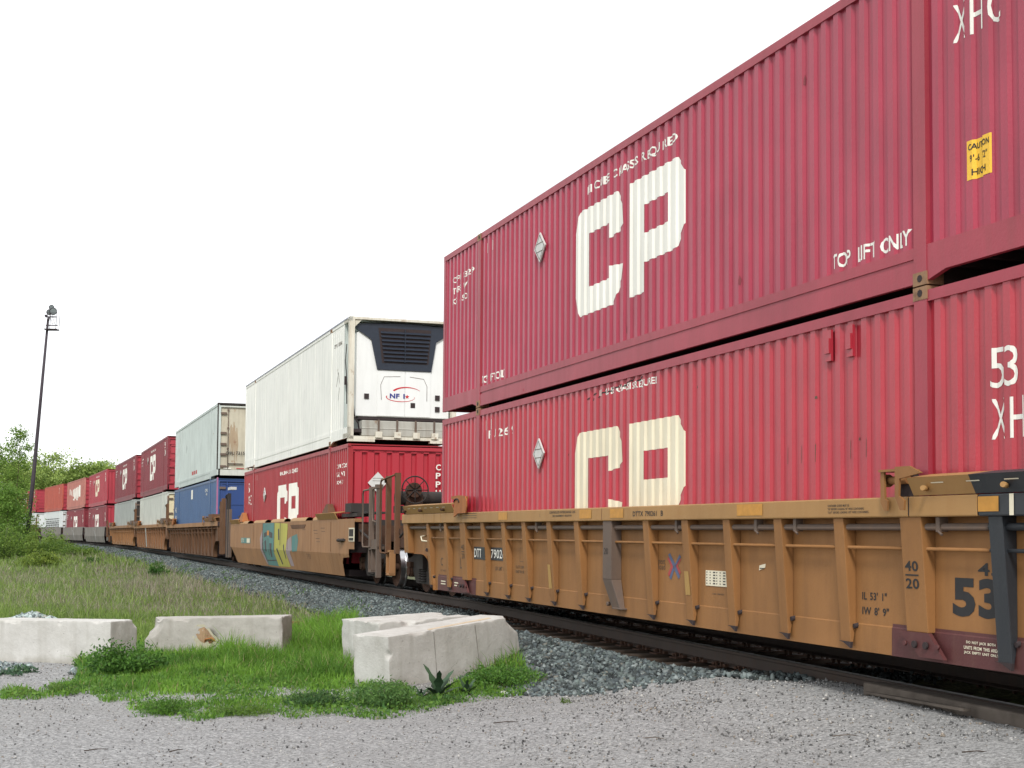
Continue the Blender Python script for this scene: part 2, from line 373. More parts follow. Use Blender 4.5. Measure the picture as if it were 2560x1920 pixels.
def shell(root, wall, rail, D=.026, kind='steel', roofm=None, castm=None, near='flat', endm=None):
    endm = endm or wall; RT = CH-(.05 if root.matrix_world.translation.z < 2.5 else .012)
    # side walls
    m = MB()
    segs = [(.12, POSTS[0][0]), (POSTS[0][1], POSTS[1][0]), (POSTS[1][1], 16.03)]
    if near == 'reefer': segs[2] = (POSTS[1][1], 15.56)
    for a, b in segs:
        xs = [a]+(corr_breaks(a, b) if D > 0 else [a+(b-a)*k/6 for k in range(1, 6)])+[b]
        for x0, x1 in zip(xs, xs[1:]):
            y0 = YO+(corr(x0+1e-6, D) if D else 0); y1 = YO+(corr(x1-1e-6, D) if D else 0)
            m.quad((x0,y0,.30), (x1,y1,.30), (x1,y1,RT-.09), (x0,y0,RT-.09))
        if D <= 0:
            for x in xs[1:-1]: m.box(x-.012, x+.012, YO-.004, YO+.01, .34, 2.78)
    # camera-far wall and inner end
    m.quad((0.1,2.57,.30), (0.1,2.57,2.81), (16.05,2.57,2.81), (16.05,2.57,.30))
    m.build('side_wall', wall, root)
    e = MB(); e.box(.02, .08, .05, 2.54, .1, 2.85); e.build('end_wall', endm, root)
    # rails
    m = MB()
    m.box(0, POSTS[0][0], 0, .07, RT-.095, RT); m.box(POSTS[0][1], POSTS[1][0], 0, .07, RT-.095, RT); m.box(POSTS[1][1], 16.15, 0, .07, RT-.095, RT)
    m.box(0, 16.15, 2.52, 2.59, RT-.095, RT)
    m.build('top_rail', rail, root)
    m = MB()
    a, b = POSTS[0][1], POSTS[1][0]
    m.box(a, b, 0, .06, .24, .335); m.box(a, b, .012, .06, .205, .24); m.box(a, b, .0, .06, .055, .205); m.box(a, b, -.003, .04, .02, .055)
    m.box(a+.8, a+2.1, -.004, .02, .022, .10); m.box(b-1.2, b, -.004, .02, .022, .10)
    for q0, q1, sl in ((0.0, POSTS[0][0], 1), (POSTS[1][1], 16.15, -1)):
        pf = [(q0 if sl > 0 else q1, .335), (q0 if sl > 0 else q1, .09), ((q1-.25) if sl > 0 else (q0+.25), .09), (q1 if sl > 0 else q0, .03), (q1 if sl > 0 else q0, .335)]
        m.prism(pf, 'y', 0, .05)
    m.box(0.0, 16.15, 2.54, 2.59, .05, .335)
    m.build('bottom_rail', rail, root)
    # posts
    for (x0, x1) in POSTS:
        p = MB(); p.box(x0, x1, -.006, .09, .10, 2.80); p.build('post', rail, root)
    if near != 'reefer':
        p = MB(); p.box(16.03, 16.15, 0, .12, .335, 2.80); p.box(16.03, 16.15, 2.47, 2.59, .1, 2.80); build_each(p, 'corner_post', rail, root)
    p = MB(); p.box(0, .12, .002, .12, .335, 2.80); p.box(0, .12, 2.47, 2.59, .1, 2.80); build_each(p, 'corner_post', rail, root)
    # castings with oval hole
    for x0, x1 in POSTS:
        for z in (0.0, CH-.125):
            c = MB(); c.box(x0-.008, x1+.008, -.010, .16, z, z+.112, 0)
            cx = (x0+x1)/2; c.prism([(cx+.035*math.cos(t*math.pi/4), z+.058+.032*math.sin(t*math.pi/4)) for t in range(8)], 'y', -.0125, -.009, 1)
            c.build('corner_casting', [castm or rail, UNDER], root)
            c = MB(); c.box(x0-.008, x1+.008, 2.43, 2.60, z, z+.112); c.build('corner_casting', castm or rail, root)
    r = MB()
    r.box(.02, 16.13, .03, 2.56, RT-.03, RT-.004)
    r.build('roof', roofm or rail, root)
    f = MB(); f.box(POSTS[0][1], POSTS[1][0], .06, 2.53, .10, .30); f.box(.05, POSTS[0][0], .05, 2.53, .22, .30); f.box(POSTS[1][1], 16.1, .05, 2.53, .22, .30)
    for k in range(5):
        f.box(.15+k*.38, .22+k*.38, .05, 2.5, .13, .22); f.box(14.3+k*.38, 14.37+k*.38, .05, 2.5, .13, .22)
    f.box(POSTS[0][0], POSTS[0][1], .1, 2.5, .02, .26); f.box(POSTS[1][0], POSTS[1][1], .1, 2.5, .02, .26)
    f.build('underframe', UNDER, root)

def end_corr(root, wall, rail):
    m = MB(); ys = [.14]; y = .14; k = 0
    w = MB(); P = .295
    pts = []
    y = .14
    while y < 2.43:
        for q, d in ((0, .05), (.03, .0), (.19, .0), (.22, .05), (P, .05)):
            if y+q <= 2.45: pts.append((y+q, d))
        y += P
    for (a, da), (b, db) in zip(pts, pts[1:]):
        if b > a: w.quad((16.12-da, a, .32), (16.12-db, b, .32), (16.12-db, b, 2.70), (16.12-da, a, 2.70))
    w.build('end_wall', wall, root)
    m.box(16.04, 16.15, .12, 2.47, 2.72, 2.80); m.box(16.05, 16.12, .12, 2.47, 2.66, 2.72); m.box(16.04, 16.15, .12, 2.47, .1, .33)
    build_each(m, 'end_frame', rail, root)
def end_doors(root, dm, rail, bars=True, panels=0, castm=None, hb=0):
    fr = MB(); fr.box(16.05, 16.15, .12, 2.47, 2.74, 2.80); fr.box(16.05, 16.15, .12, 2.47, .08, .30); build_each(fr, 'end_frame', rail, root)
    for j, (a, b) in enumerate(((.13, 1.285), (1.305, 2.46))):
        d = MB(); d.box(16.06, 16.085, a, b, .31, 2.73)
        if panels:
            for zb in (.33, 1.12, 1.92): d.box(16.085, 16.105, a+.02, b-.02, zb+.72, zb+.78)
            for yy in (a+.02, b-.10): d.box(16.085, 16.10, yy, yy+.08, .33, 2.71)
        if hb:
            for k in range(6): d.box(16.085, 16.125, a+.06, b-.06, .45+k*.38, .62+k*.38)
        o = d.build('door', dm, root)
        for yy in ((a+.28, b-.07) if j == 0 else (a+.07, b-.28)):
            if hb: continue
            q = MB(); q.tube([(16.125, yy, .12), (16.125, yy, 2.78)], .016, 6)
            for zz in (.4, 1.1, 1.9, 2.6): q.box(16.085, 16.14, yy-.035, yy+.035, zz, zz+.05)
            q.build('lock_rod', GREYP if not bars else rail, o)
        h = MB()
        yh = a if j == 0 else b
        for zz in (.38, .85, 1.25, 1.68, 2.45):
            h.box(16.085, 16.152, yh-(.02 if j == 0 else .22), yh+(.22 if j == 0 else .02), zz, zz+.09)
        build_each(h, 'hinge', GREYP if hb == 0 else rail, o)
        k = MB(); k.box(16.12, 16.16, (a+b)/2-.3, (a+b)/2+.3, .52, .55); k.build('handle', UNDER, o)
def pf(x, z, D=.026): return YO+corr(x, D)
def std_text(root, far_side='weights', col=LOGO, hc=(6.75, 2.46, 9.40, 2.60), mir=False, lod=0, wallD=.026):
    f = lambda x, z: YO+corr(x, wallD)
    d = Decal(); d.text('HI CUBE CHASSIS REQUIRED', *hc, bold=.022)
    def weights(x, zt):
        d.text('CPPU 237269', x, zt-.10, x+1.15, zt); d.text('TARE WT', x, zt-.30, x+.85, zt-.19); d.text('KG 4 500', x, zt-.48, x+.75, zt-.38)
    def big(x, zt):
        for i, (ch, w_) in enumerate((('5', .14), ('3', .125))): d.text(ch, x+.165*i, zt-.315, x+.165*i+w_, zt, bold=-.004)
        for i, ch in enumerate('XHC'): d.text(ch, x+.01+.215*i, zt-.715, x+.01+.215*i+.155, zt-.40, bold=-.004)
    up_ = root.matrix_world.translation.z > 2.5
    if not mir and not up_ and lod == 0:
        for i, ch in enumerate('PU269'): d.text(ch, 2.55+.27*i, 2.36, 2.68+.27*i, 2.49, bold=.01)
    elif not mir: weights(.55, 2.42)
    if not mir: big(14.53 if up_ else 14.955, 2.64 if up_ else 2.263)
    else: weights(14.85, 2.42); big(.92, 2.45)
    if lod == 0:
        d.text('TOP LIFT ONLY', 2.2, .38, 3.35, .50, bold=.022)
        if not mir: d.text('TOP LIFT ONLY', 12.70, .38, 13.93, .52, bold=.022)
        for x in (2.45, 2.72): d.rect(x, 2.5, x+.02, 2.66)
    d.build('lettering', col, root, f, ALLB)

def container(nm, lvl, label, group, name='shipping_container', cat='container'):
    z = .345 if lvl == 0 else 3.25
    return empty(name, label, cat, car_frame(nm) @ Matrix.Translation((0, 0, z)), group)
GC = 'containers stacked two high on the train'
def red_cp(nm, lvl, label, wall, rail, logo, mir=False, near='corr', lod=0, D=.026, logo_x=6.30, endm=None, cast=None, hc=None, roofm=None, pl=True):
    r = container(nm, lvl, label, GC)
    shell(r, wall, rail, D=D, castm=cast, roofm=roofm)
    f = lambda x, z: YO+corr(x, D)
    top = 5.55-3.25 if lvl else 2.53-.345
    cp_logo(logo_x, top, f, r, logo)
    std_text(r, mir=mir, lod=lod, hc=hc or ((6.66, 2.47, 9.42, 2.60) if lvl else (7.1, 2.60, 8.90, 2.70)), wallD=D)
    if pl: diamond(4.97 if not mir else 4.37, top-.2, .22, r)
    if near == 'corr': end_corr(r, endm or wall, endm or rail)
    else: end_doors(r, endm or wall, endm or rail, hb=1)
    return r

# --- near car A
a_up = red_cp('A', 1, 'nearest upper red container with white letters, running out of the frame at top right', RED_U, RED_RAIL, LOGO, cast=CAST, pl=True)
d = Decal(); d.rect(14.70, .745, 14.99, 1.065, 0)
d.build('caution_label', YSIGN, a_up, pf, ALLB, lift=.003)
d = Decal(); d.text('CAUTION', 14.72, .985, 14.975, 1.035, bold=.02); d.text("9'-6 1/2\"", 14.74, .885, 14.95, .945, bold=.01); d.text('HIGH', 14.76, .775, 14.93, .830, bold=.02)
d.build('lettering', BLACKT, a_up, pf, ALLB, lift=.006)
a_lo = red_cp('A', 0, 'nearest lower red container with cream letters, sitting down in the ribbed yellow-brown well car', RED_L, RED_RAIL, LOGO_C, cast=CAST)
m = MB()
for x in (12.62, 12.98):
    m.box(x, x+.10, -.012, .012, 2.43, 2.72); m.box(x+.01, x+.09, -.03, -.012, 2.50, 2.64)
build_each(m, 'vent_hood', RED_L, a_lo)
d = Decal()
for k in range(16):
    x = 6.75+k*.11+rng.uniform(-.03, .03); z = 2.60+.008*k+rng.uniform(-.03, .03); d.poly([(x, z), (x+.09, z+.012), (x+.11, z+.03), (x+.03, z+.022)])
d.build('scuff_mark', STEEL_D, a_lo, pf, ALLB, lift=.005)
d = Decal()
for x, z in ((11.0, 1.72), (12.4, 2.1), (9.9, 2.45), (6.0, 1.9), (13.1, 1.66)): d.poly([(x, z), (x+.022, z+.004), (x+.018, z+.03), (x+.004, z+.026)])
for x in (11.9, 12.15, 12.4, 13.0, 13.25): d.poly([(x, 1.50), (x+.006, 1.50), (x+.010, 1.68), (x+.004, 1.66)])
d.build('scuff_mark', GREYT, a_lo, pf, ALLB, lift=.004)
d = Decal()
for x, z in ((7.55, .42), (7.95, .44), (10.9, .55), (12.2, 2.3), (9.7, 1.1)): d.poly([(x, z), (x+.02, z-.01), (x+.03, z+.05), (x+.012, z+.10), (x+.002, z+.05)])
d.build('scuff_mark', RED_D, a_up, pf, ALLB, lift=.004)
# --- second car B
b_lo = red_cp('B', 0, 'red container with white letters under the white refrigerated container', RED_B, RED_B, LOGO, mir=True, near='corr', logo_x=6.57, hc=(6.94, 2.45, 9.83, 2.58), endm=paint('red_end_paint', (.41,.022,.038), .5, (.3,.03,.04), .25, var=.05))
m = MB(); m.prism([(.468, 1.955), (.70, 1.73), (.935, 1.975), (.706, 2.21)], 'x', 16.15, 16.17)
for zz in (2.06, 2.0, 1.86): m.box(16.17, 16.174, .58, .83, zz, zz+.008, 1)
m.build('hazard_placard', [PLACW, GREYT], b_lo)
m = MB()
def end_text(root, body, y0, z0, y1, z1, x, mat, bold=.02, name='lettering'):
    vs, fs = text_geo(body, bold); me = MB(); me.add([(x, y0+(y1-y0)*a, z0+(z1-z0)*b) for a, b in vs], fs); return me.build(name, mat, root)
for i, ch in enumerate('CPPU2'):
    end_text(b_lo, ch, 2.10, 2.28-i*.20, 2.22, 2.42-i*.20, 16.156, LOGO)

# refrigerated container
b_up = container('B', 1, 'white refrigerated container with a dark louvred cooling unit on its end', GC, 'refrigerated_container', 'refrigerated container')
shell(b_up, WHITE_R, WHITE_R, D=0, near='reefer', castm=CAST, roofm=WHITE_H)
TOPB = paint('blue_grey_rail', (.33,.34,.42), .5); m = MB(); m.box(0, 15.95, -.012, .05, CH-.035, CH-.005); m.build('roof_edge', TOPB, b_up)
FR = paint('reefer_frame_paint', (.66,.63,.54), .6, (.35,.26,.17), .7, rust=.45, rustcol=(.28,.17,.09))
m = MB()
m.box(16.0, 16.15, 0, .12, 0, 2.90); m.box(16.0, 16.15, 2.47, 2.59, 0, 2.90); m.box(16.0, 16.15, .12, 2.47, 2.84, 2.895)
m.box(16.0, 16.15, .0, 2.59, .06, .13); m.box(16.0, 16.17, .12, .62, -.0, .07); m.box(16.0, 16.17, 1.95, 2.47, 0, .07)
m.prism([(.12, 2.84), (.30, 2.84), (.12, 2.66)], 'x', 16.02, 16.12)
m.box(15.56, 16.0, 0.0, .06, .10, .20); m.box(15.5, 16.0, 0.0, .06, 2.80, 2.86)
for y in (.67, 1.12, 1.57, 2.02): m.box(16.15, 16.20, y-.04, y+.12, .10, .24)
m.build('end_frame', FR, b_up)
m = MB(); m.box(15.50, 15.56, .02, 2.57, .2, 2.85); m.box(15.55, 15.72, .22, 2.40, .25, .55); m.build('end_wall', GREYW, b_up)
m = MB(); m.prism([(.20, .60), (.20, 2.55), (.55, 2.74), (2.14, 2.74), (2.45, 2.55), (2.45, .60)], 'x', 15.56, 16.0)
m.box(15.56, 15.98, .26, 2.42, .52, .60, 1)
u = m.build('cooling_unit', [paint('unit_white', (.80,.81,.80), .35, (.55,.56,.54), .25, var=.03), UNDER], b_up, bevel=.02)
m = MB(); m.prism([(.14, 2.66), (.25, 2.76), (1.34, 2.80), (2.40, 2.76), (2.52, 2.66), (2.11, 2.40), (1.995, 1.70), (.692, 1.70), (.539, 2.40)], 'x', 15.99, 16.045)
g = m.build('louvred_grille', DARKB, u)
m = MB(); m.prism([(.70, 2.68), (1.98, 2.68), (1.92, 1.86), (.80, 1.86)], 'x', 16.045, 16.049)
for k in range(8):
    z = 1.92+k*.093; m.prism([(16.05, z), (16.085, z-.02), (16.085, z-.005), (16.05, z+.03)], 'y', .84-.012*k, 1.88+.012*k, 1)
m.box(16.05, 16.09, 1.335, 1.35, 1.88, 2.66, 1)
m.build('louvre', [UNDER, DARKB], u)
for a, b in ((.695, 1.362), (1.372, 1.992)):
    m = MB(); m.box(16.0, 16.018, a, b, .62, 1.69); m.build('access_door', u.data.materials[0], u, bevel=.006)
m = MB()
for y, z in ((.447, 1.07), (1.56, .89), (2.16, 1.09), (2.16, .82)): m.box(15.995, 16.024, y-.055, y+.055, z-.06, z+.06)
build_each(m, 'latch', UNDER, u)
m = MB()
m.tube([(16.02, .80, 1.0), (16.02, .78, 1.35), (16.02, .86, 1.54), (16.02, 1.25, 1.56)], .006, 5)
m.tube([(16.02, 1.90, 1.0), (16.02, 1.90, 1.35), (16.02, 1.82, 1.52), (16.02, 1.48, 1.56)], .006, 5)
m.build('panel_groove', GREYP, u)
lg = MB()
def arc(mb, cy, cz, ry, rz, t0, t1, w0, w1, x, m=0, n=20):
    vs = []
    for i in range(n+1):
        t = t0+(t1-t0)*i/n; w_ = w0+(w1-w0)*i/n; c, s_ = math.cos(t), math.sin(t)
        vs += [(x, cy+(ry-w_)*c, cz+(rz-w_)*s_), (x, cy+(ry+w_)*c, cz+(rz+w_)*s_)]
    mb.add(vs, [(2*i, 2*i+1, 2*i+3, 2*i+2) for i in range(n)], m)
arc(lg, 1.42, 1.13, .38, .18, R(150), R(35), .022, .004, 16.022, 0)
arc(lg, 1.26, 1.07, .34, .10, R(165), R(370), .012, .004, 16.022, 0)
lg.add([(16.022, 1.42+.055*math.cos(R(90+i*36))*(1 if i % 2 == 0 else .45), 1.09+.055*math.sin(R(90+i*36))*(1 if i % 2 == 0 else .45)) for i in range(10)], [tuple(range(10))], 0)
lg.build('maple_leaf_swoosh', REDT, u)
end_text(u, 'NF I', 1.0, 1.04, 1.36, 1.155, 16.024, NAVY, .04)
m = MB(); m.box(15.80, 16.12, .32, 2.42, .14, .50); m.box(15.80, 16.13, .32, 2.42, .30, .33)
tk = m.build('fuel_tank', paint('tank_grey', (.40,.39,.35), .6, (.2,.16,.12), .7, rust=.3, rustcol=(.22,.13,.07)), b_up, bevel=.02)
for y in (.716, 1.158, 1.605, 2.056):
    m = MB(); m.box(16.12, 16.15, y-.02, y+.02, .16, .52); m.build('strap', GREYP, tk)
m = MB(); m.tube([(16.05, .12, .9), (16.08, .16, .55), (16.05, .25, .42), (16.0, .3, .2)], .018, 6); m.tube([(15.75, .02, 2.3), (15.72, .0, 1.9), (15.78, .02, 1.5), (15.7, .05, .9)], .012, 5)
m.box(15.66, 15.72, -.01, .03, 1.35, 1.55); m.build('cable', UNDER, b_up)
d = Decal(); d.text('CPPU 528861', 14.4, 2.35, 15.3, 2.44); d.build('lettering', GREYT, b_up, lambda x, z: YO)
d = Decal(); d.poly([(14.9, 1.05), (14.92, 1.05), (15.12, 1.40), (14.90, 1.75), (14.70, 1.40), (14.72, 1.38), (14.90, 1.70), (15.09, 1.40)])
d.build('placard_outline', GREYT, b_up, lambda x, z: YO)

# --- C
c_up = container('C', 1, 'grey-white container with tan doors streaked with rust, on top of the blue container', GC)
shell(c_up, GREYW, GREYW, D=.022, castm=GREYW); end_doors(c_up, TAN, GREYD, bars=False)
m = MB(); m.box(15.95, 16.156, -.004, 2.594, CH-.07, CH+.002); m.box(16.02, 16.156, -.004, .03, .3, 2.84); m.build('dark_edge', STEEL_D, c_up)
end_text(c_up, 'CPPU', .33, .885, .66, 1.01, 16.155, BLACKT); end_text(c_up, '73154', .72, .89, 1.16, 1.02, 16.155, BLACKT)
d = Decal(); d.poly([(.42, 2.2), (.75, 2.25), (.82, 1.4), (.72, .75), (.55, .6), (.45, 1.2)])
d.bm.free(); m = MB()
for k in range(9):
    a = .47+k*.034+rng.uniform(-.01, .01); zt_ = 2.25-abs(k-4)*.06-rng.uniform(0, .3); zb_ = .35+rng.uniform(0, .9)+abs(k-5)*.08; wq = rng.uniform(.010, .022)
    m.add([(16.0875+k*.0002, a-wq*.4, zb_), (16.0875+k*.0002, a+wq*.5, zb_), (16.0875+k*.0002, a+wq*1.1+.05, (zt_+zb_)/2), (16.0875+k*.0002, a+wq, zt_), (16.0875+k*.0002, a-wq, zt_), (16.0875+k*.0002, a-wq*1.1, (zt_+zb_)/2)], [(0,1,2,3,4,5)])
m.build('rust_streak', paint('rust_streak', (.36,.27,.18), .8, (.46,.38,.27), .9, rust=.3, rustcol=(.22,.10,.05)), c_up)
m = MB(); m.prism([(4.97-0, 1.55), (5.17, 1.8), (4.97, 2.1), (4.77, 1.8)], 'y', .004, .01); 
m.build('placard_holder', GREYW, c_up)
m = MB()
for k in range(4): m.box(16.126, 16.128, .25+k*.5, .55+k*.5, .335, .375, k % 2)
m.build('reflective_tape', [LOGO, LRED], c_up)
d = Decal(); 
for k in range(7): d.rect(7.3+k*.3, .42, 7.5+k*.3, .58)
d.build('lettering', LRED, c_up, lambda x, z: YO+corr(x, .022), ALLB)
c_lo = container('C', 0, 'blue container under the grey-white container with tan doors', GC)
shell(c_lo, BLUE, BLUE, D=.012, castm=BLUE); end_doors(c_lo, BLUE_E, BLUE_E, panels=1)
d = Decal(); d.rect(7.3, 2.25, 7.95, 2.66)
d.text('CPPU', 12.4, 2.42, 13.3, 2.55); d.text('48', 12.7, 2.28, 13.1, 2.38); d.text('45', .45, 1.75, 1.0, 2.0); d.text('XH', .45, 1.3, 1.1, 1.6); d.rect(.5, .2, 1.1, 1.1)
d.build('lettering', LOGO, c_lo, lambda x, z: YO, ALLB)
m = MB(); m.box(16.150, 16.156, .0, .06, .2, 2.9); m.build('pink_edge', paint('pink_worn_edge', (.35,.12,.25), .5), c_lo)
# --- D
d_up = red_cp('D', 1, 'dark red container with white letters on top of the cream-doored pale container', RED_D, RED_D, LOGO, near='door', lod=1, D=.016, logo_x=6.2, endm=RED_F)
d_lo = container('D', 0, 'pale weathered container with a cream door end, under a dark red container', GC); shell(d_lo, GREYD, GREYD, D=0); end_doors(d_lo, CREAM, GREYD, bars=False)
# --- E
e_up = red_cp('E', 1, 'dark red container with white letters on top of the plain weathered grey container', RED_D, RED_D, LOGO, near='door', lod=1, D=.016, logo_x=6.35, endm=RED_F)
e_lo = container('E', 0, 'plain weathered grey container under a dark red container', GC); shell(e_lo, GREYE, GREYE, D=0); end_doors(e_lo, STEEL_D, GREYE, bars=False)
# --- F, G, H, I
f_up = red_cp('F', 1, 'bright red container with cream letters and a white diamond on its end', RED_F, RED_F, LOGO_C, near='corr', lod=1, D=.016, endm=RED_F)
f_lo = red_cp('F', 0, 'red container with white letters, bottom of its stack in the nearest grey well car', RED_D, RED_D, LOGO, near='corr', lod=1, D=.016, logo_x=6.5, endm=RED_F)
for q, zz in ((f_up, 1.3), (f_lo, 1.1)):
    m = MB(); m.prism([(1.3, zz-.55), (1.85, zz), (1.3, zz+.55), (.75, zz)], 'x', 16.13, 16.16); m.build('hazard_placard', PLACW, q)
g_up = container('G', 1, 'faded brownish-red container with worn white patches of lettering, on top of a red container', GC); shell(g_up, RED_G, RED_G, D=.016); end_doors(g_up, RED_F, RED_F, hb=1)
d = Decal()
for k, (a, b, z0_, z1_) in enumerate(((2.6, 3.3, 1.55, 2.1), (4.2, 4.7, 1.5, 2.0), (5.6, 6.6, 1.35, 2.0), (6.9, 8.1, 1.1, 2.05), (8.3, 9.4, 1.05, 2.1), (9.7, 10.9, 1.1, 2.15), (11.1, 12.6, 1.2, 2.25), (6.0, 7.6, .95, 1.05), (9.0, 10.4, .9, 1.0))):
    d.poly([(a, z0_), (b-.2, z0_-.06), (b, z0_+.25), (b-.08, z1_), (a+.15, z1_+.05), (a-.05, (z0_+z1_)/2)])
d.build('lettering', LOGO, g_up, lambda x, z: YO+corr(x, .016), ALLB)
g_lo = red_cp('G', 0, 'red container with white letters, under the faded brownish-red container', RED_D, RED_D, LOGO, near='door', lod=1, D=.016, logo_x=7.1, endm=RED_D)
h_up = container('H', 1, 'plain orange-red container on top of a white container with dark rows of writing', GC); shell(h_up, ORANGE, ORANGE, D=.010); end_doors(h_up, RED_F, RED_F, hb=1)
d = Decal(); d.text('CP\n53', 13.1, 1.9, 13.6, 2.5); d.build('lettering', LOGO, h_up, lambda x, z: YO+corr(x, .01), ALLB)
h_lo = container('H', 0, 'white container with dark rows of writing, under the plain orange-red container', GC); shell(h_lo, WHITE_H, WHITE_H, D=0); end_doors(h_lo, WHITE_H, WHITE_H, bars=False)
d = Decal()
for r_ in range(5):
    x = 2.0; k = 0
    while x < 13.6:
        wdt = .7+((k*7+r_*3) % 5)*.28; d.rect(x, 1.05+r_*.235, min(14.0, x+wdt), 1.05+r_*.235+(.15 if r_ < 3 else .10)); x += wdt+.28; k += 1
d.build('lettering', BLACKT, h_lo, lambda x, z: YO-.006)
i_up = red_cp('I', 1, 'farthest red container, partly behind the leaning lamp mast, top of its stack', RED_F, RED_F, LOGO, near='door', lod=1, D=.016, logo_x=4.9, endm=RED_F)
i_lo = container('I', 0, 'farthest white container, bottom of its stack and partly behind the leaning lamp mast', GC); shell(i_lo, WHITE_H, WHITE_H, D=0); end_doors(i_lo, WHITE_H, WHITE_H, bars=False)

# ------------------------------------------------------------------ well cars
GW = 'well cars of the double-stack train'
def make_truck(parent, x, z=0.0, bright=False):
    """two-axle truck centred at local x; z = rail top"""
    t = MB(); yc = 1.295
    for ys in (yc-1.0, yc+1.0):
        s = -1 if ys < yc else 1
        pf_ = [(x-1.12, z+.50), (x-1.12, z+.66), (x-.75, z+.72), (x-.40, z+.86), (x+.40, z+.86), (x+.75, z+.72), (x+1.12, z+.66), (x+1.12, z+.50), (x+.98, z+.36), (x+.74, z+.42), (x+.52, z+.20), (x-.52, z+.20), (x-.74, z+.42), (x-.98, z+.36)]
        t.prism(pf_, 'y', ys-.07, ys+.07)
    t.box(x-.22, x+.22, yc-1.15, yc+1.15, z+.48, z+.80); t.box(x-.3, x+.3, yc-.5, yc+.5, z+.66, z+.86)
    for dx in (-.5, .5): t.box(x+dx-.06, x+dx+.06, yc-.8, yc+.8, z+.36, z+.46)
    tr = t.build('truck', STEEL_D, parent)
    for dx in (-.87, .87):
        a = MB(); a.tube([(x+dx, .20, z+.42), (x+dx, 2.39, z+.42)], .075, 10); a.tube([(x+dx, .19, z+.42), (x+dx, .30, z+.42)], .12, 12); a.build('axle', RUSTD, tr)
        for s, y in ((-1, yc-.7175), (1, yc+.7175)):
            w_ = MB(); n = 36
            # flange inside, tread, rim face, plate: lathe about y
            prof = [(.10, .0), (.30, .0), (.34, -.035), (.415, -.045), (.418, .06), (.422, .075), (.445, .085), (.445, .105), (.36, .105), (.30, .05), (.10, .07)]
            vs = []
            for i in range(n):
                an = 2*math.pi*i/n
                for r_, q in prof: vs.append((x+dx+r_*math.cos(an), y-s*q, z+.42+r_*math.sin(an)))
            kk = len(prof)
            for j in range(kk-1):
                mi = 1 if (bright and 3 <= j <= 6) else 0
                w_.add([vs[i*kk+j] for i in range(n)]+[vs[i*kk+j+1] for i in range(n)], [(i, (i+1) % n, n+(i+1) % n, n+i) for i in range(n)], mi, True)
            w_.build('wheel', [RUSTD, STEEL_S], tr)
    sp = MB()
    for ys in (yc-1.04, yc+1.04):
        for dx in (-.14, .08):
            for k in range(6): sp.ring((x+dx+.03, ys, z+.26+k*.048), (0, 0, 1), .085, .02, 14, 5)
    sp.build('spring', STEEL_D, tr); sp = None
    for dx in (-.87, .87):
        sp = MB(); sp.box(x+dx-.15, x+dx+.15, .16, .34, z+.50, z+.60); sp.tube([(x+dx, .155, z+.42), (x+dx, .20, z+.42)], .10, 10); sp.build('bearing_adapter', RUSTD, tr)
    return tr

def ladder(root, xa, xb, loop, z0, z1, mat, y=-.15, single=False):
    m = MB(); m.box(xa-.05, xa+.05, y-.02, y+.08, z0, z1)
    if not single:
        m.box(xb-.05, xb+.05, y-.02, y+.08, z0, z1+.04)
        m.tube([(xa-.05, y-.03, z1-.12), (xa+.1, y-.06, z1-.05), (xb-.1, y-.06, z1-.02), (xb, y-.03, z1)], .02, 6)
    o = m.build('ladder', mat, root)
    if loop:
        s = 1 if loop > xa else -1
        h = MB(); h.tube([(xa, y, z1-.05), (loop-s*.06, y, z1-.06), (loop, y, z1-.12), (loop, y, z0+.08), (loop-s*.06, y, z0), (xa, y, z0)], .020, 6); h.build('grab_iron', mat, o)
    return o
def brake_wheel(root, x, y, z, r=.27, tilt=(1, 0, .05)):
    m = MB(); ax = Vector(tilt).normalized(); m.ring((x, y, z), ax, r, .014, 30, 6)
    a = ax.orthogonal().normalized(); b = ax.cross(a)
    for k in range(8):
        d_ = a*math.cos(k*math.pi/4)+b*math.sin(k*math.pi/4); m.tube([Vector((x, y, z))-ax*.02, Vector((x, y, z))+d_*r], .010, 5)
    o = m.build('brake_wheel', STEEL_D, root)
    g = MB(); g.tube([Vector((x, y, z))-ax*.20, Vector((x, y, z))-ax*.03], .15, 18); g.box(x-.30, x-.12, y-.14, y+.20, z-.5, z-.1); g.build('gear_housing', RUSTD, o)
    return o
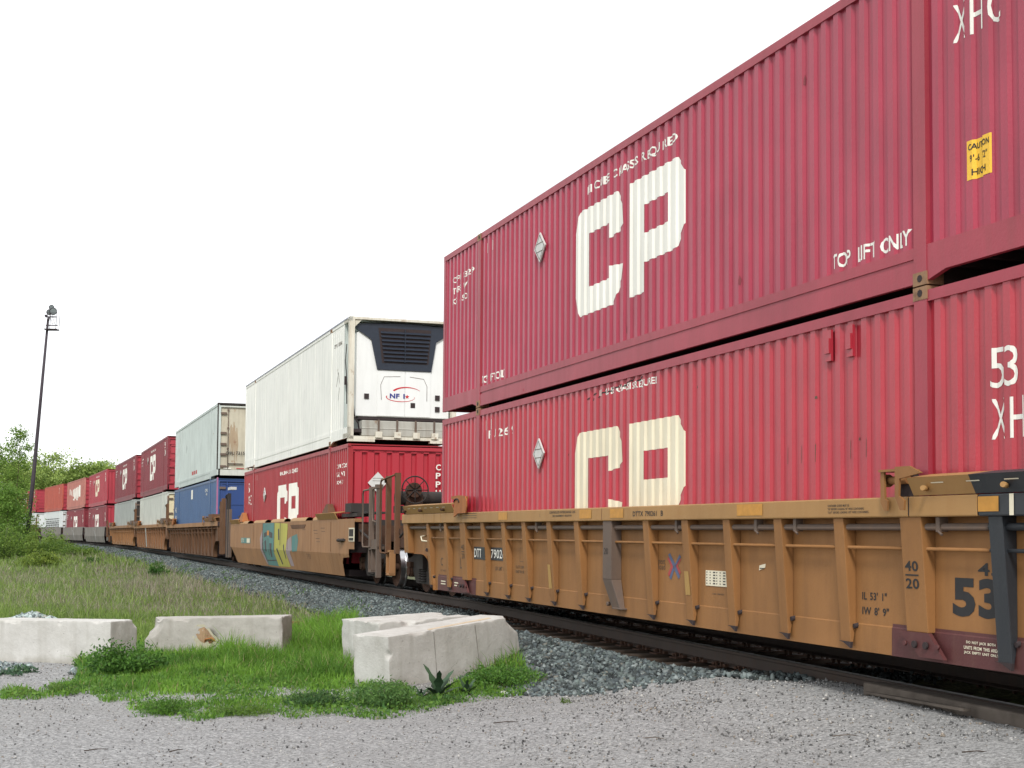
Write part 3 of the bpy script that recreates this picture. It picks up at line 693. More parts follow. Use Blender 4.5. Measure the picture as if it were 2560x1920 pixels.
def end_platform(root, s, mat, dm, hz=1.30, x_end=-2.0, reach=1.15, coupler=True, step_mat=None):
    """s=-1: far end (towards negative x); s=+1: near end, mirrored about 8.075"""
    def X(x): return x if s < 0 else 16.15-x
    def bx(m, a, b, *r): a, b = X(a), X(b); m.box(min(a, b), max(a, b), *r)
    m = MB(); bx(m, x_end-reach+.2, x_end+.9, .30, 2.29, .96, 1.10); bx(m, x_end-reach+.35, x_end-.0, .0, .30, .84, .98)
    bx(m, x_end-.1, x_end+.0, -.10, 2.69, .95, 1.34); bx(m, x_end-.8, x_end-.7, .1, 2.49, .95, 1.30)
    for k in range(4): bx(m, x_end-.75, x_end-.05, .15, 2.4, 1.12+k*.05, 1.135+k*.05)
    bx(m, x_end-reach-.05, x_end+1.2, .95, 1.64, .60, .96)
    m.build('end_platform', dm, root)
    m = MB(); bx(m, x_end-.75, x_end-.25, .10, .9, 1.30, 1.42); bx(m, x_end-.6, x_end-.2, 1.0, 2.2, 1.28, 1.36)
    m.tube([(X(x_end-.5), .1, 1.12), (X(x_end-.5), 2.2, 1.12)], .03, 6); m.tube([(X(x_end-.15), -.1, 1.2), (X(x_end-.9), -.05, 1.0), (X(x_end-reach), .3, .8)], .025, 6)
    m.build('brake_rigging', STEEL_D, root)
    if coupler:
        c = MB(); bx(c, x_end-reach-.62, x_end-reach+.1, 1.18, 1.42, .74, .98); bx(c, x_end-reach-.98, x_end-reach-.58, 1.06, 1.46, .68, 1.02); bx(c, x_end-reach-1.05, x_end-reach-.85, 1.30, 1.50, .72, .98)
        c.tube([(X(x_end-reach), 1.0, .7), (X(x_end-reach-.3), .9, .45), (X(x_end-reach-.75), .95, .40), (X(x_end-reach-1.0), 1.1, .6)], .03, 6)
        c.build('coupler', STEEL_D, root)
    st = MB(); q = x_end-1.38
    bx(st, q-.02, q+.02, -.14, -.02, .34, .80); bx(st, q+.24, q+.28, -.14, -.02, .34, .80); bx(st, q-.02, q+.28, -.14, -.02, .32, .36); bx(st, q-.02, q+.28, -.14, -.02, .78, .82); bx(st, q+.02, q+.24, -.04, -.02, .36, .78)
    st.build('step', step_mat or mat, root)

def ribbed_well(nm, label, mats, black_end=False, lod=0, tilt=0.0, ribs=None, both=True):
    body, chord, plate, dark = mats
    fr = car_frame(nm)
    if tilt: fr = fr @ Matrix.Translation((0, 0, .012)) @ Matrix.Rotation(tilt, 4, 'Y')
    root = empty('well_car', label, 'rail wagon', fr, GW)
    zt = 1.515
    m = MB()
    cuts = [-2.0, -.50, .20, .62, 1.80, 7.72, 14.16, 15.05, 18.15]
    for k, (a, b) in enumerate(zip(cuts, cuts[1:])):
        mt = 1 if (black_end and a >= 15.0) else 0
        m.box(a+.006, b-.006, -.20, .0, 1.345, zt, mt); m.box(a, b, -.196, -.01, 1.35, zt-.006, 2)
    m.box(-2.0, 18.15, 2.59, 2.79, 1.345, zt)
    m.build('top_chord', [chord, BLACKP, UNDER], root, bevel=.012 if lod == 0 else 0)
    # side sheet
    m = MB()
    pr = [(-.045, 1.345), (-.045, .415), (-.054, .405), (-.056, .17), (.02, .165)]
    def strip(x0, x1, mt, zlo=None):
        for (y0, z0), (y1, z1) in zip(pr, pr[1:]): m.quad((x0,y1,z1), (x1,y1,z1), (x1,y0,z0), (x0,y0,z0), mt)
    strip(-.02, 15.2 if black_end else 16.17, 0)
    if black_end: strip(15.2, 16.17, 0)
    # ends above the wheel arches
    for s in (-1, 1):
        def X(x): return x if s < 0 else 16.15-x
        arch = [(-1.95, 1.345), (-1.95, .78)]+[(-.95+.80*math.sin(R(t)), .16+.62*math.cos(R(t))) for t in range(0, 91, 10)]+[(-.02, .16), (-.02, 1.345)]
        vs = [(X(a), -.045, b) for a, b in arch]; m.add(vs, [tuple(range(len(vs)))], 1 if (black_end and s > 0) else 0)
        for (a, b), (c, d_) in zip(arch[1:-2], arch[2:-1]): m.quad((X(a), -.10, b), (X(c), -.10, d_), (X(c), .05, d_), (X(a), .05, b), 0)
    m.quad((-1.95,2.63,1.345), (18.1,2.63,1.345), (18.1,2.63,.17), (-1.95,2.63,.17), 0)
    m.build('side_sheet', [body, BLACKP], root)
    m = MB(); m.box(0, 16.15, -.02, 2.61, .17, .30); m.box(-.1, 0, -.04, 2.63, .2, 1.3); m.box(16.15, 16.25, -.04, 2.63, .2, 1.3); m.build('floor', UNDER, root)
    # ribs
    for x, wd, kind in ribs:
        mb = MB(); mt = BLACKP if kind == 'k' else (plate if kind == 'p' else body)
        if kind == 'e':
            mb.prism([(-.18, 1.345), (-.045, 1.345), (-.045, .79), (-.15, .79)], 'x', x-wd/2, x+wd/2)
        elif kind == 'p':
            mb.box(x-wd/2, x+wd/2, -.185, -.045, .62, 1.345)
            a_, b_ = x-wd/2, x+wd/2; mb.add([(a_,-.185,.62), (b_,-.185,.62), (b_+.14,-.125,.27), (a_+.16,-.125,.27), (a_,-.05,.62), (b_,-.05,.62), (b_+.14,-.06,.27), (a_+.16,-.06,.27)], [(0,1,2,3), (1,5,6,2), (0,3,7,4), (3,2,6,7)])
            mb.box(b_-.10, b_+.20, -.13, -.05, .255, .275)
            for q in (-.12, .18): mb.tube([(x+q, -.085, .31), (x+q, -.13, .31)], .028, 8)
        elif kind == 'w':
            mb.prism([(-.185, 1.345), (-.045, 1.345), (-.045, .40), (-.12, .40)], 'x', x-wd/2, x+wd/2)
        else:
            zb = .24 if lod == 0 else .2
            # open channel: front flange with side web
            mb.prism([(-.18, 1.345), (-.165, 1.345), (-.085, zb), (-.10, zb)], 'x', x-wd/2, x+wd/2)
            mb.prism([(-.18, 1.345), (-.045, 1.345), (-.045, .40), (-.075, zb), (-.09, zb)], 'x', x+wd/2-.014, x+wd/2)
            mb.prism([(-.18, 1.345), (-.045, 1.345), (-.045, .40), (-.075, zb), (-.09, zb)], 'x', x-wd/2, x-wd/2+.014)
        ro = mb.build('rib', mt, root, bevel=.006 if lod == 0 else 0)
        if lod == 0 and kind in ('r', 'k'):
            g = MB(); g.prism([(x-wd/2-.02, .245), (x+wd/2+.01, .245), (x+wd/2, .19), (x-wd/2+.05, .235)], 'y', -.11, -.085)
            g.tube([(x+wd/2+.03, -.088, .385), (x+wd/2+.03, -.02, .40)], .022, 8); g.build('gusset', UNDER, ro)
    # pipes
    m = MB(); m.tube([(-1.6, -.12, 1.265), (15.1 if black_end else 17.8, -.12, 1.265)], .030, 8); m.build('pipe', plate, root)
    m = MB(); m.tube([(-.2, -.12, 1.085), (15.1 if black_end else 16.4, -.12, 1.085)], .016, 6); m.build('pipe', body, root)
    if black_end:
        m = MB(); m.tube([(15.1, -.12, 1.265), (17.8, -.12, 1.265)], .030, 8); m.tube([(15.1, -.12, 1.085), (16.5, -.12, 1.085)], .016, 6); m.build('pipe', BLACKP, root)
    if lod == 0:
        m = MB()
        for x in (.45, 5.25, 9.75, 11.55, 12.3, 14.5): m.box(x-.025, x+.025, -.16, -.08, 1.225, 1.345); m.tube([(x, -.155, 1.23), (x+.05, -.155, 1.20)], .012, 5)
        build_each(m, 'pipe_clamp', plate, root)
    # container guides
    for s in (-1, 1):
        def X(x): return x if s < 0 else 16.15-x
        blk = black_end and s > 0
        g = MB(); x0, x1 = sorted((X(-1.68), X(1.45) if s < 0 else 14.24))
        sec = [(-.20, 1.52), (-.27, 1.665), (-.03, 1.70), (-.02, 1.685), (-.25, 1.65), (-.185, 1.52)]
        if blk:
            g.prism(sec, 'x', x0, 15.03, 0); g.prism(sec, 'x', 15.03, x1, 1)
        else: g.prism(sec, 'x', x0, x1, 0)
        n = 7
        for k in range(n):
            xx = x0+.3+k*(x1-x0-.5)/n; g.quad((xx, -.249, 1.612), (xx+.16, -.249, 1.612), (xx+.16, -.2535, 1.62), (xx, -.2535, 1.62), 2)
        go = g.build('container_guide', [chord, BLACKP, LOGO if not blk else LOGO_C], root)
        b = MB(); a, c = sorted((X(1.48), X(2.28)))
        if s < 0:
            pl = [(a+.12, 1.44), (a+.35, 1.50), (c-.05, 1.50), (c, 1.60), (c, 1.70), (c-.08, 1.78), (a+.35, 1.80), (a+.20, 1.79), (a+.12, 1.72)]
            b.prism(pl, 'y', -.265, -.245); b.prism([(a-.10, 1.44), (a+.0, 1.46), (a+.06, 1.72), (a-.02, 1.80), (a-.10, 1.76)], 'y', -.20, -.04); b.box(a-.1, a+.2, -.245, -.04, 1.74, 1.79)
            b.tube([(a-.08, -.15, 1.66), (a+.2, -.15, 1.66)], .035, 8)
            arcp = [(a+.28+.14*math.cos(R(t)), -.272, 1.68+.06*math.sin(R(t))) for t in range(0, 200, 25)]; b.tube(arcp, .012, 5, m=1)
        else:
            for q in (13.83, 14.10):
                b.prism([(q, 1.40+.07), (q+.05, 1.40), (q+.09, 1.40), (q+.10, 1.48), (q+.06, 1.50), (q+.05, 1.74), (q+.0, 1.74)] if q < 14 else [(q, 1.52), (q+.07, 1.40), (q+.12, 1.40), (q+.13, 1.48), (q+.05, 1.52), (q+.06, 1.66), (q+.36, 1.70), (q+.20, 1.76), (q+.0, 1.76)], 'y', -.285 if q > 14 else -.24, -.265 if q > 14 else -.22)
            b.box(13.83, 14.12, -.26, -.05, 1.725, 1.745); b.box(13.86, 14.10, -.10, -.05, 1.52, 1.73, 1)
            b.tube([(13.84, -.17, 1.655), (14.13, -.17, 1.655)], .035, 10); b.tube([(13.80, -.17, 1.655), (13.85, -.17, 1.655)], .055, 12)
        b.build('guide_bracket', [ORUST if s < 0 else WELL, UNDER], go)
        if lod == 0:
            q = MB()
            for xx in ((X(-.5), X(.9), X(-1.6)) if s < 0 else (14.45, 15.42)): q.tube([(xx, -.225, 1.57), (xx+.05, -.30, 1.575)], .022, 8)
            build_each(q, 'bolt', WELL_L if s > 0 else RUSTD, go)
    return root

RA = [(-1.80,.30,'e'), (-.30,.14,'r'), (.80,.15,'r'), (1.805,.30,'w'), (2.84,.16,'r'), (3.85,.16,'r'), (4.765,.16,'r'), (5.79,.16,'r'), (6.81,.16,'r'), (7.865,.27,'p'),
      (8.98,.16,'r'), (10.0,.16,'r'), (10.965,.15,'r'), (12.01,.15,'r'), (13.08,.16,'r'), (14.165,.29,'w'), (15.225,.16,'k'), (16.35,.16,'k'), (17.95,.3,'e')]
wa = ribbed_well('A', 'nearest yellow-brown ribbed well car with a black painted end and large 53 on its side', (WELL, WELL_L, GREYP, RUSTD), True, 0, .0042, RA)
fz = lambda x, z: -.045 if z > .42 else (-.085 if z < .385 else -.07)
d = Decal()
d.text('53', 14.535, .555, 15.12, .865, bold=.045); d.text('45', 14.85, .885, 15.13, .985, bold=.02)
d.text("IL 53' 1\"", 13.26, .625, 13.63, .695, bold=.02); d.text("IW 8' 9\"", 13.26, .495, 13.66, .565, bold=.02)
d.text('20', 9.0, -9, 9.1, -8.9) if 0 else None
d.build('lettering', BLACKT, wa, lambda x, z: -.045)
d = Decal(); d.text('40', 14.055, .90, 14.235, .985, bold=.02); d.rect(14.055, .862, 14.235, .874); d.text('20', 14.055, .755, 14.235, .84, bold=.02)
d.text('40', 1.70, .90, 1.86, .985, bold=.0); d.rect(1.70, .862, 1.86, .874); d.text('20', 1.70, .755, 1.86, .84, bold=.0)
d.build('lettering', BLACKT, wa, lambda x, z: -.12-(z-.40)/.945*.065)
d = Decal(); d.text('20', 7.78, .93, 7.90, 1.01, bold=.0); d.build('lettering', STEEL_D, wa, lambda x, z: -.185)
d = Decal(); d.text('DTTX 790261', 8.68, 1.395, 9.34, 1.455, bold=.015); d.text('B', 9.45, 1.395, 9.51, 1.455, bold=.015)
d.text('CONTROLLED INTERCHANGE CAR', 5.9, 1.455, 6.85, 1.487); d.text('SEE EQUIPMENT REGISTER', 6.02, 1.405, 6.72, 1.435)
d.text('CONTAINER GUIDES MUST BE:', 12.95, 1.445, 13.30, 1.465); d.text('"IN" BEFORE LOADING 96" WIDE CONTAINERS.', 12.95, 1.415, 13.53, 1.435); d.text('"OUT" BEFORE LOADING 102" WIDE CONTAINERS.', 12.95, 1.385, 13.60, 1.405)
for k in range(3): d.rect(1.86, 1.49-k*.035, 2.65, 1.497-k*.035)
d.build('lettering', BLACKT, wa, lambda x, z: -.200)
for x, x1_ in ((3.73, 4.13), (7.0, 7.4), (8.0, 8.4), (11.25, 11.77), (15.06, 15.30), (15.63, 15.9)):
    d = Decal(); d.rect(x, 1.38, x1_, 1.495); d.build('reflector', REFL, wa, lambda x, z: -.201, lift=.004)
d = Decal(); d.rect(15.42, 1.35, 15.47, 1.51); d.build('white_stripe', LOGO_C, wa, lambda x, z: -.201, lift=.004)
# jacking patches
m = MB()
def patch(x0, x1):
    for (y0, z0), (y1, z1) in (((-.050, .44), (-.050, .415)), ((-.050, .415), (-.058, .405)), ((-.058, .405), (-.060, .168))): m.quad((x0,y1,z1), (x1,y1,z1), (x1,y0,z0), (x0,y0,z0))
patch(13.72, 16.17); m.build('jacking_pad', MAROON, wa)
m = MB(); patch(.02, 2.2); m.build('jacking_pad', MAROON, wa)
for x in (13.9, 1.35):
    m = MB(); m.prism([(x, .40), (x+.42, .40), (x+.62, .20), (x+.30, .20)], 'y', -.125, -.09)
    for q in (.12, .25, .40, .56): m.tube([(x+q, -.13, .30), (x+q, -.15, .30)], .022 if q in (.12, .56) else .03, 8, 1 if q not in (.12, .56) else 0)
    m.build('lift_lug', [MAROON, UNDER], wa)
d = Decal(); d.text('DO NOT JACK BOTH', 14.72, .345, 15.07, .372, bold=.02); d.text('UNITS FROM THIS AREA', 14.69, .305, 15.11, .332, bold=.02); d.text('JACK EMPTY UNIT ONLY', 14.69, .265, 15.11, .292, bold=.02)
d.build('lettering', LOGO_C, wa, lambda x, z: -.060)
d = Decal()
for k in range(2): d.rect(.22, .32-k*.045, .50, .34-k*.045); d.rect(1.02, .32-k*.045, 1.30, .34-k*.045)
d.build('lettering', LOGO_C, wa, lambda x, z: -.060)
# number board, stickers and logo
m = MB()
m.add([(2.06, -.052, .755), (2.75, -.052, .755), (2.75, -.052, .955), (2.06, -.052, .955)], [(0,1,2,3)])
m.add([(2.745, -.143, .755), (2.925, -.143, .755), (2.925, -.158, .955), (2.745, -.158, .955)], [(0,1,2,3)])
m.add([(2.93, -.052, .755), (3.52, -.052, .755), (3.52, -.052, .955), (2.93, -.052, .955)], [(0,1,2,3)])
nb = m.build('number_board', BLACKP, wa)
d = Decal(); d.text('DTTX', 2.09, .785, 2.62, .925, bold=.015); d.text('790261', 2.95, .785, 3.72, .925, bold=.01); d.build('lettering', LOGO, nb, lambda x, z: -.052, lift=.004)
d = Decal(); d.text('LD LMT 177', 3.15, .60, 3.66, .66); d.text('CU FT CAPACITY', 4.1, .66, 4.6, .70); d.text('UNIT IN SERIES', 4.1, .59, 4.6, .63)
for q in ((4.28, .76, 4.50, .765), (4.28, .96, 4.50, .965), (4.28, .76, 4.285, .96), (4.495, .76, 4.50, .96)): d.rect(*q)
d.text('DTTX 790261 B', 8.28, .30, 8.62, .325); d.text('next', 9.07, .84, 9.25, .895, bold=.0); d.text('load', 9.07, .775, 9.25, .845, bold=0)
d.text('CAR LIMITED', 10.42, .545, 10.68, .56); d.text('C', .15, .60, .28, .74); d.text('LT WT', .15, .50, .45, .53); d.rect(1.30, .58, 1.32, .76); d.rect(1.30, .58, 1.50, .60); d.rect(1.38, .60, 1.42, .74); d.rect(1.46, .60, 1.48, .74)
d.build('lettering', GREYT, wa, lambda x, z: -.046)
d = Decal()
d.poly([(9.33, .95), (9.38, .97), (9.52, .84), (9.64, .71), (9.60, .68), (9.47, .80)], 0); d.poly([(9.62, .96), (9.66, .93), (9.53, .81), (9.50, .84)], 0); d.poly([(9.36, .69), (9.41, .665), (9.50, .80), (9.47, .83)], 0)
d.poly([(9.31, .91), (9.35, .92), (9.46, .82), (9.36, .70), (9.32, .73), (9.40, .82)], 1); d.poly([(9.66, .90), (9.63, .92), (9.53, .83), (9.63, .73), (9.66, .76), (9.58, .83)], 1)
d.build('cross_logo', [LBLUE, LRED], wa, lambda x, z: -.046)
m = MB(); m.box(10.27, 10.75, -.052, -.046, .635, .80)
for r_ in range(5):
    for k in range(6): m.box(10.29+k*.076, 10.29+k*.076+(.018 if k % 3 < 2 else .05), -.054, -.052, .655+r_*.03, .667+r_*.03, 1)
m.build('data_plate', [LOGO_C, BLACKT], wa)
m = MB(); m.prism([(11.43, .83), (11.55, .86), (11.56, .90), (11.44, .88)], 'y', -.051, -.046); m.box(11.45, 11.53, -.054, -.051, .848, .856, 1); m.build('sticker', [LOGO_C, BLACKT], wa)
# yellow worn streaks on two ribs
m = MB(); 
for x, z0, z1 in ((5.75, .42, .75), (10.0, .52, .78)):
    y = lambda z: -.104-(z-.24)/1.105*.08
    m.add([(x-.07, y(z0), z0), (x+.05, y(z0), z0), (x+.03, y(z1), z1), (x-.075, y(z1), z1)], [(0,1,2,3)])
m.build('worn_patch', paint('worn_yellow_patch', (.40,.24,.07), .7), wa)
m = MB(); m.tube([(-.75, -.06, 1.12), (-.62, -.20, 1.10), (-.55, -.20, 1.03), (-.45, -.12, 1.02)], .014, 6, 0); m.build('release_handle', LOGO_C, wa)
m = MB(); m.tube([(-.55, -.10, .87), (-.35, -.16, .86)], .03, 8); m.prism([(-.62, .86), (-.40, .92), (-.38, .82)], 'y', -.10, -.05); m.build('tie_down', UNDER, wa)
end_platform(wa, -1, WELL_B, RUSTD, reach=1.1)
ladder(wa, -3.33, -2.62, -3.86, .76, 2.30, WELL_D)
brake_wheel(wa, -2.86, .30, 2.02)
m = MB(); m.tube([(-3.15, -.02, 1.86), (-3.15, 1.2, 1.86)], .14, 14); m.box(-3.2, -2.7, -.05, .9, 1.56, 1.70); m.box(-3.25, -3.0, .2, 1.0, 1.35, 1.56)
m.box(-3.1, -2.4, .5, 1.6, 1.66, 1.69); m.build('air_reservoir', STEEL_D, wa)
m = MB()
for y in (.25, .7, 1.2): m.tube([(-3.0, y, 1.0), (-3.05, y+.1, 1.4), (-2.8, y+.1, 1.62)], .022, 6)
m.box(-2.75, -2.05, -.08, .12, .88, 1.05); m.box(-2.9, -2.3, -.1, .2, 1.15, 1.25); m.build('brake_rigging', RUSTD, wa)
make_truck(wa, -1.92, .0, True)
make_truck(wa, 18.07, -.2)
end_platform(wa, 1, BLACKP, RUSTD)

# ---------------------------------------------------------------- smooth-sided wells
def smooth_y(x, z):
    if z > .67: return -.20
    return -.20+(.67-z)/.50*.11
def smooth_well(nm, label, body, lod=0, mid=False):
    root = empty('well_car', label, 'rail wagon', car_frame(nm), GW)
    m = MB(); xe = 16.15
    def X(x, s): return x if s < 0 else xe-x
    # outline as polygon in x,z, cut at the fold
    o = [(-1.70, 1.455), (-1.70, .70), (-1.38, .66), (-.95, .42), (-.70, .24), (-.45, .16), (16.40, .16), (16.45, .48), (16.62, .58), (17.25, .60), (17.25, .78), (17.80, .78), (17.80, 1.445)]
    if mid: o = [(-1.2, 1.455), (-1.2, 1.1), (-.55, .16), (16.6, .16), (17.2, 1.1), (17.2, 1.445)]
    d = Decal(); d.poly(o); so_ = d.build('side_sheet', body, root, smooth_y, (), (.67,), 0.0)
    m.box(-1.6, 17.7, -.195, .0, 1.38, 1.452); m.quad((-1.6,2.79,.2), (-1.6,2.79,1.45), (17.7,2.79,1.45), (17.7,2.79,.2)); m.box(-1.6, 17.7, 2.60, 2.79, 1.40, 1.45)
    m.build('top_chord', body, root)
    m = MB(); m.box(-.4, 16.4, .02, 2.6, .16, .3); m.box(-1.2, -.4, -.15, 2.7, .66, 1.38); m.box(16.4, 17.2, -.15, 2.7, .7, 1.38); m.build('floor', UNDER, root)
    if lod == 0:
        for x0, x1 in ((.55, 2.3), (3.53, 5.75), (6.8, 9.0), (9.99, 12.2), (13.10, 14.0), (-1.2, -.15)):
            h = MB(); n = 8; vs = []
            for x in (x0, x1):
                for k in range(n+1): t = math.pi*(k/n); vs.append((x+(.12 if x == x0 else 0)*0, -.09-.115*math.cos(t), 1.45+.10*math.sin(t)))
            h.add(vs, [(k, k+1, n+2+k, n+1+k) for k in range(n)], 0, True)
            h.build('rolled_cap', WELL_L, root)
    return root
wb = smooth_well('B', 'smooth-sided tan well car with teal and yellow graffiti, below the white refrigerated container', WELL_B, 0)
gt = {n_: paint('graffiti_'+n_, c_, .6, (.3,.2,.12), .35, var=.1) for n_, c_ in (('teal', (.06,.20,.19)), ('yellow', (.42,.40,.06)), ('lilac', (.30,.24,.25)), ('black', (.03,.03,.035)), ('orange', (.6,.22,.03)))}
d = Decal()
d.poly([(4.8, .98), (5.3, 1.25), (5.4, 1.30), (5.6, .6), (6.0, .22), (5.7, .22), (5.0, .62)], 2)
d.poly([(5.38, 1.44), (5.25, 1.05), (5.35, .62), (5.9, .20), (7.7, .20), (7.3, .60), (7.42, 1.10), (7.40, 1.44)], 0)
d.poly([(7.40, 1.44), (7.42, 1.10), (7.3, .60), (7.7, .20), (9.6, .22), (9.25, .60), (9.45, .95), (9.62, 1.40)], 1)
d.poly([(9.3, .60), (9.5, .95), (10.1, 1.05), (10.25, .70), (9.9, .62), (10.2, .25), (9.7, .25)], 2)
d.poly([(10.2, 1.05), (11.0, 1.12), (11.15, .95), (11.0, .66), (10.25, .64)], 0)
d.build('graffiti', [gt['teal'], gt['yellow'], gt['lilac']], wb, smooth_y, (), (.67,), .003)
d = Decal()
for q in ([(5.6, 1.15), (6.1, 1.18), (6.1, 1.05), (5.6, 1.02)], [(6.5, 1.2), (7.1, 1.15), (7.1, 1.0), (6.6, 1.02)], [(5.7, .9), (6.0, .95), (6.1, .60), (5.85, .6)], [(6.6, .85), (7.0, .85), (6.9, .45), (6.7, .45)],
          [(8.05, 1.25), (8.25, 1.28), (8.3, .95), (8.1, .95)], [(7.8, .70), (8.0, .72), (8.5, .28), (8.35, .26)], [(8.9, .80), (9.05, .85), (9.2, .45), (9.1, .42)], [(7.38, 1.44), (7.45, 1.44), (7.44, .6), (7.34, .6)], [(8.4, 1.44), (8.46, 1.44), (8.44, .8), (8.38, .8)],
          [(5.33, 1.44), (5.40, 1.44), (5.32, .62), (5.25, .62)], [(6.3, 1.0), (6.36, 1.0), (6.5, .5), (6.42, .5)], [(5.9, .35), (7.5, .38), (7.5, .35), (5.9, .32)]): d.poly(q, 0)
d.rect(6.15, 1.08, 6.5, 1.22, 1)
d.build('graffiti', [gt['black'], gt['orange']], wb, smooth_y, (), (.67,), .006)
d = Decal(); d.rect(.87, .82, 2.9, 1.0, 0); d.build('number_board', gt['teal'], wb, smooth_y)
d = Decal(); d.text('DTTX', .95, .85, 1.55, .97, bold=.01); d.rect(2.15, .84, 2.8, .98); d.build('lettering', LOGO_C, wb, smooth_y, lift=.005)
d = Decal(); d.text('7 9 0', 12.3, .48, 12.75, .62) ; d.rect(5.0, .56, 5.9, .57)
for x, z in ((11.6, 1.3), (13.2, 1.2), (14.1, 1.25), (13.5, 1.0)): d.rect(x, z, x+.5, z+.012); d.rect(x+.1, z-.08, x+.55, z-.07)
d.build('lettering', GREYT, wb, smooth_y)
m = MB()   # weld seams and wear plates
for x in (3.53, 9.6, 12.9, 15.3): m.box(x-.008, x+.008, -.206, -.195, .70, 1.40)
m.box(12.9, 15.4, -.10, -.06, .40, .415); m.box(.6, 2.1, -.145, -.115, .50, .515)
m.prism([(10.0, 1.36), (12.2, 1.36), (12.0, 1.26), (10.2, 1.26)], 'y', -.207, -.195)
m.build('weld_seam', WELL_D, wb)
m = MB(); m.box(17.29, 17.80, -.215, -.20, .95, 1.25); m.box(17.33, 17.76, -.219, -.215, 1.06, 1.22, 1); m.box(17.33, 17.76, -.219, -.215, .97, 1.03, 1); m.build('data_plate', [LOGO_C, STEEL_D], wb)
m = MB(); m.tube([(16.2, -.21, .98), (16.5, -.29, .97), (16.8, -.21, .98)], .035, 8); m.box(16.1, 16.9, -.23, -.2, .96, 1.0); m.build('tie_down', STEEL_D, wb)
for s in (-1, 1):
    g = MB()
    if s > 0:
        g.prism([(-.20, 1.455), (-.28, 1.60), (-.02, 1.64), (-.02, 1.62), (-.25, 1.585), (-.18, 1.455)], 'x', 13.75, 16.0)
        g.box(16.0, 17.6, -.1, .2, 1.50, 1.58, 1); g.box(16.6, 17.2, -.15, .3, 1.60, 1.80, 1); g.box(16.4, 18.2, .0, .5, 1.56, 1.60, 1)
    else: g.prism([(-.20, 1.455), (-.28, 1.60), (-.02, 1.64), (-.02, 1.62), (-.25, 1.585), (-.18, 1.455)], 'x', -1.5, .55)
    go = g.build('container_guide', [WELL_L, STEEL_D], wb)
    c = MB(); x = 14.6 if s > 0 else .75
    vs = [(x-.55, -.22, 1.52), (x+.45, -.22, 1.52), (x+.45, .0, 1.52), (x-.55, .0, 1.52), (x-.08, -.16, 1.83), (x+.12, -.16, 1.83), (x+.12, -.04, 1.83), (x-.08, -.04, 1.83)]
    c.add(vs, [(0,1,5,4), (1,2,6,5), (2,3,7,6), (3,0,4,7), (4,5,6,7)]); c.build('guide_cone', ORUST if s < 0 else WELL_D, go)
end_platform(wb, 1, WELL_B, RUSTD, x_end=-1.6, reach=1.2, step_mat=GREYP); end_platform(wb, -1, WELL_B, RUSTD, x_end=-1.5, reach=1.2)
ladder(wb, 19.05, 19.7, 18.36, .84, 2.10, GREYP, single=True)
m = MB(); m.box(19.60, 19.70, -.16, -.06, .22, 2.12); m.tube([(19.6, -.15, 2.06), (19.3, -.15, 2.06), (19.24, -.15, 2.0), (19.24, -.15, 1.45), (19.3, -.15, 1.38), (19.6, -.15, 1.36)], .02, 6); m.box(19.56, 19.72, -.18, -.04, 2.05, 2.13); m.box(19.0, 19.7, -.15, .0, .80, .86); m.box(19.1, 19.6, -.14, -.02, .86, 1.0)
m.build('ladder', GREYP, wb)
for xx, yy in ((-2.4, -.1), (-2.9, -.1)): ladder(wb, xx, 0, 0, .3, 2.0, GREYP, single=True)
brake_wheel(wb, -1.9, .35, 1.72, .26, (.25, 0, 1))
make_truck(wb, 17.75, .0, True); make_truck(wb, -1.55, .0)

# ---------------------------------------------------------------- the cars behind
def far_ribs(n=15, bump=1): return [(-1.80,.28,'e')]+[(-.1+k*16.35/(n-1), .13, 'r') for k in range(n)]+[(17.95,.28,'e')]
FM = (WELL_D, WELL_B, WELL_D, RUSTD)
for nm, lab, mt in (('C', 'ribbed rusty brown well car under the blue container', FM), ('D', 'ribbed rusty brown well car with a pale scuffed rib, under the cream-doored pale container', (paint('brown_well_paint', (.24,.115,.05), .7, (.12,.06,.03), .6, rust=.35), WELL_B, WELL_D, RUSTD)),
                    ('E', 'ribbed brown well car under the plain weathered grey container', (WELL_B, WELL_B, WELL_D, RUSTD)), ('I', 'farthest well car, brown and ribbed, half hidden by roadside leaves', FM)):
    wc = ribbed_well(nm, lab, mt, False, 1, 0, far_ribs(15 if nm == 'C' else 13))
    if nm == 'D':
        m = MB(); m.prism([(-.19, 1.34), (-.18, 1.34), (-.09, .25), (-.11, .25)], 'x', 6.1, 6.5); m.build('scuffed_plate', GREYE, wc)
    if nm == 'C':
        end_platform(wc, 1, WELL_D, RUSTD); make_truck(wc, 18.07)
        for xa in (18.6, 19.0, 19.4): ladder(wc, xa, 0, 0, .3, 2.25 if xa < 19 else 2.35, WELL_D, single=True)
        ladder(wc, 20.3, 20.75, 0, .2, 2.45, STEEL_D)
        m = MB(); m.box(20.1, 20.9, -.1, .1, 2.62, 2.72); m.build('lamp_bracket', PLACW, wc)
    else:
        make_truck(wc, 18.05); end_platform(wc, 1, WELL_D, RUSTD, reach=.3, coupler=False)
        ladder(wc, 17.7, 18.15, 0, .75, 2.5, WELL_D)
        m = MB(); m.tube([(17.72, -.1, 2.5), (17.72, -.1, 2.95)], .02, 5); m.tube([(18.12, -.1, 2.5), (18.12, -.1, 2.95)], .02, 5); m.build('grab_iron', WELL_D, wc)
    if nm == 'E': make_truck(wc, -1.9); end_platform(wc, -1, WELL_D, RUSTD)
    m = MB(); m.box(16.2, 17.2, -.3, .1, 1.53, 1.80); m.box(-1.2, -.2, -.3, .1, 1.53, 1.8); m.build('guide_bracket', GREYP if nm != 'C' else WELL_D, wc)
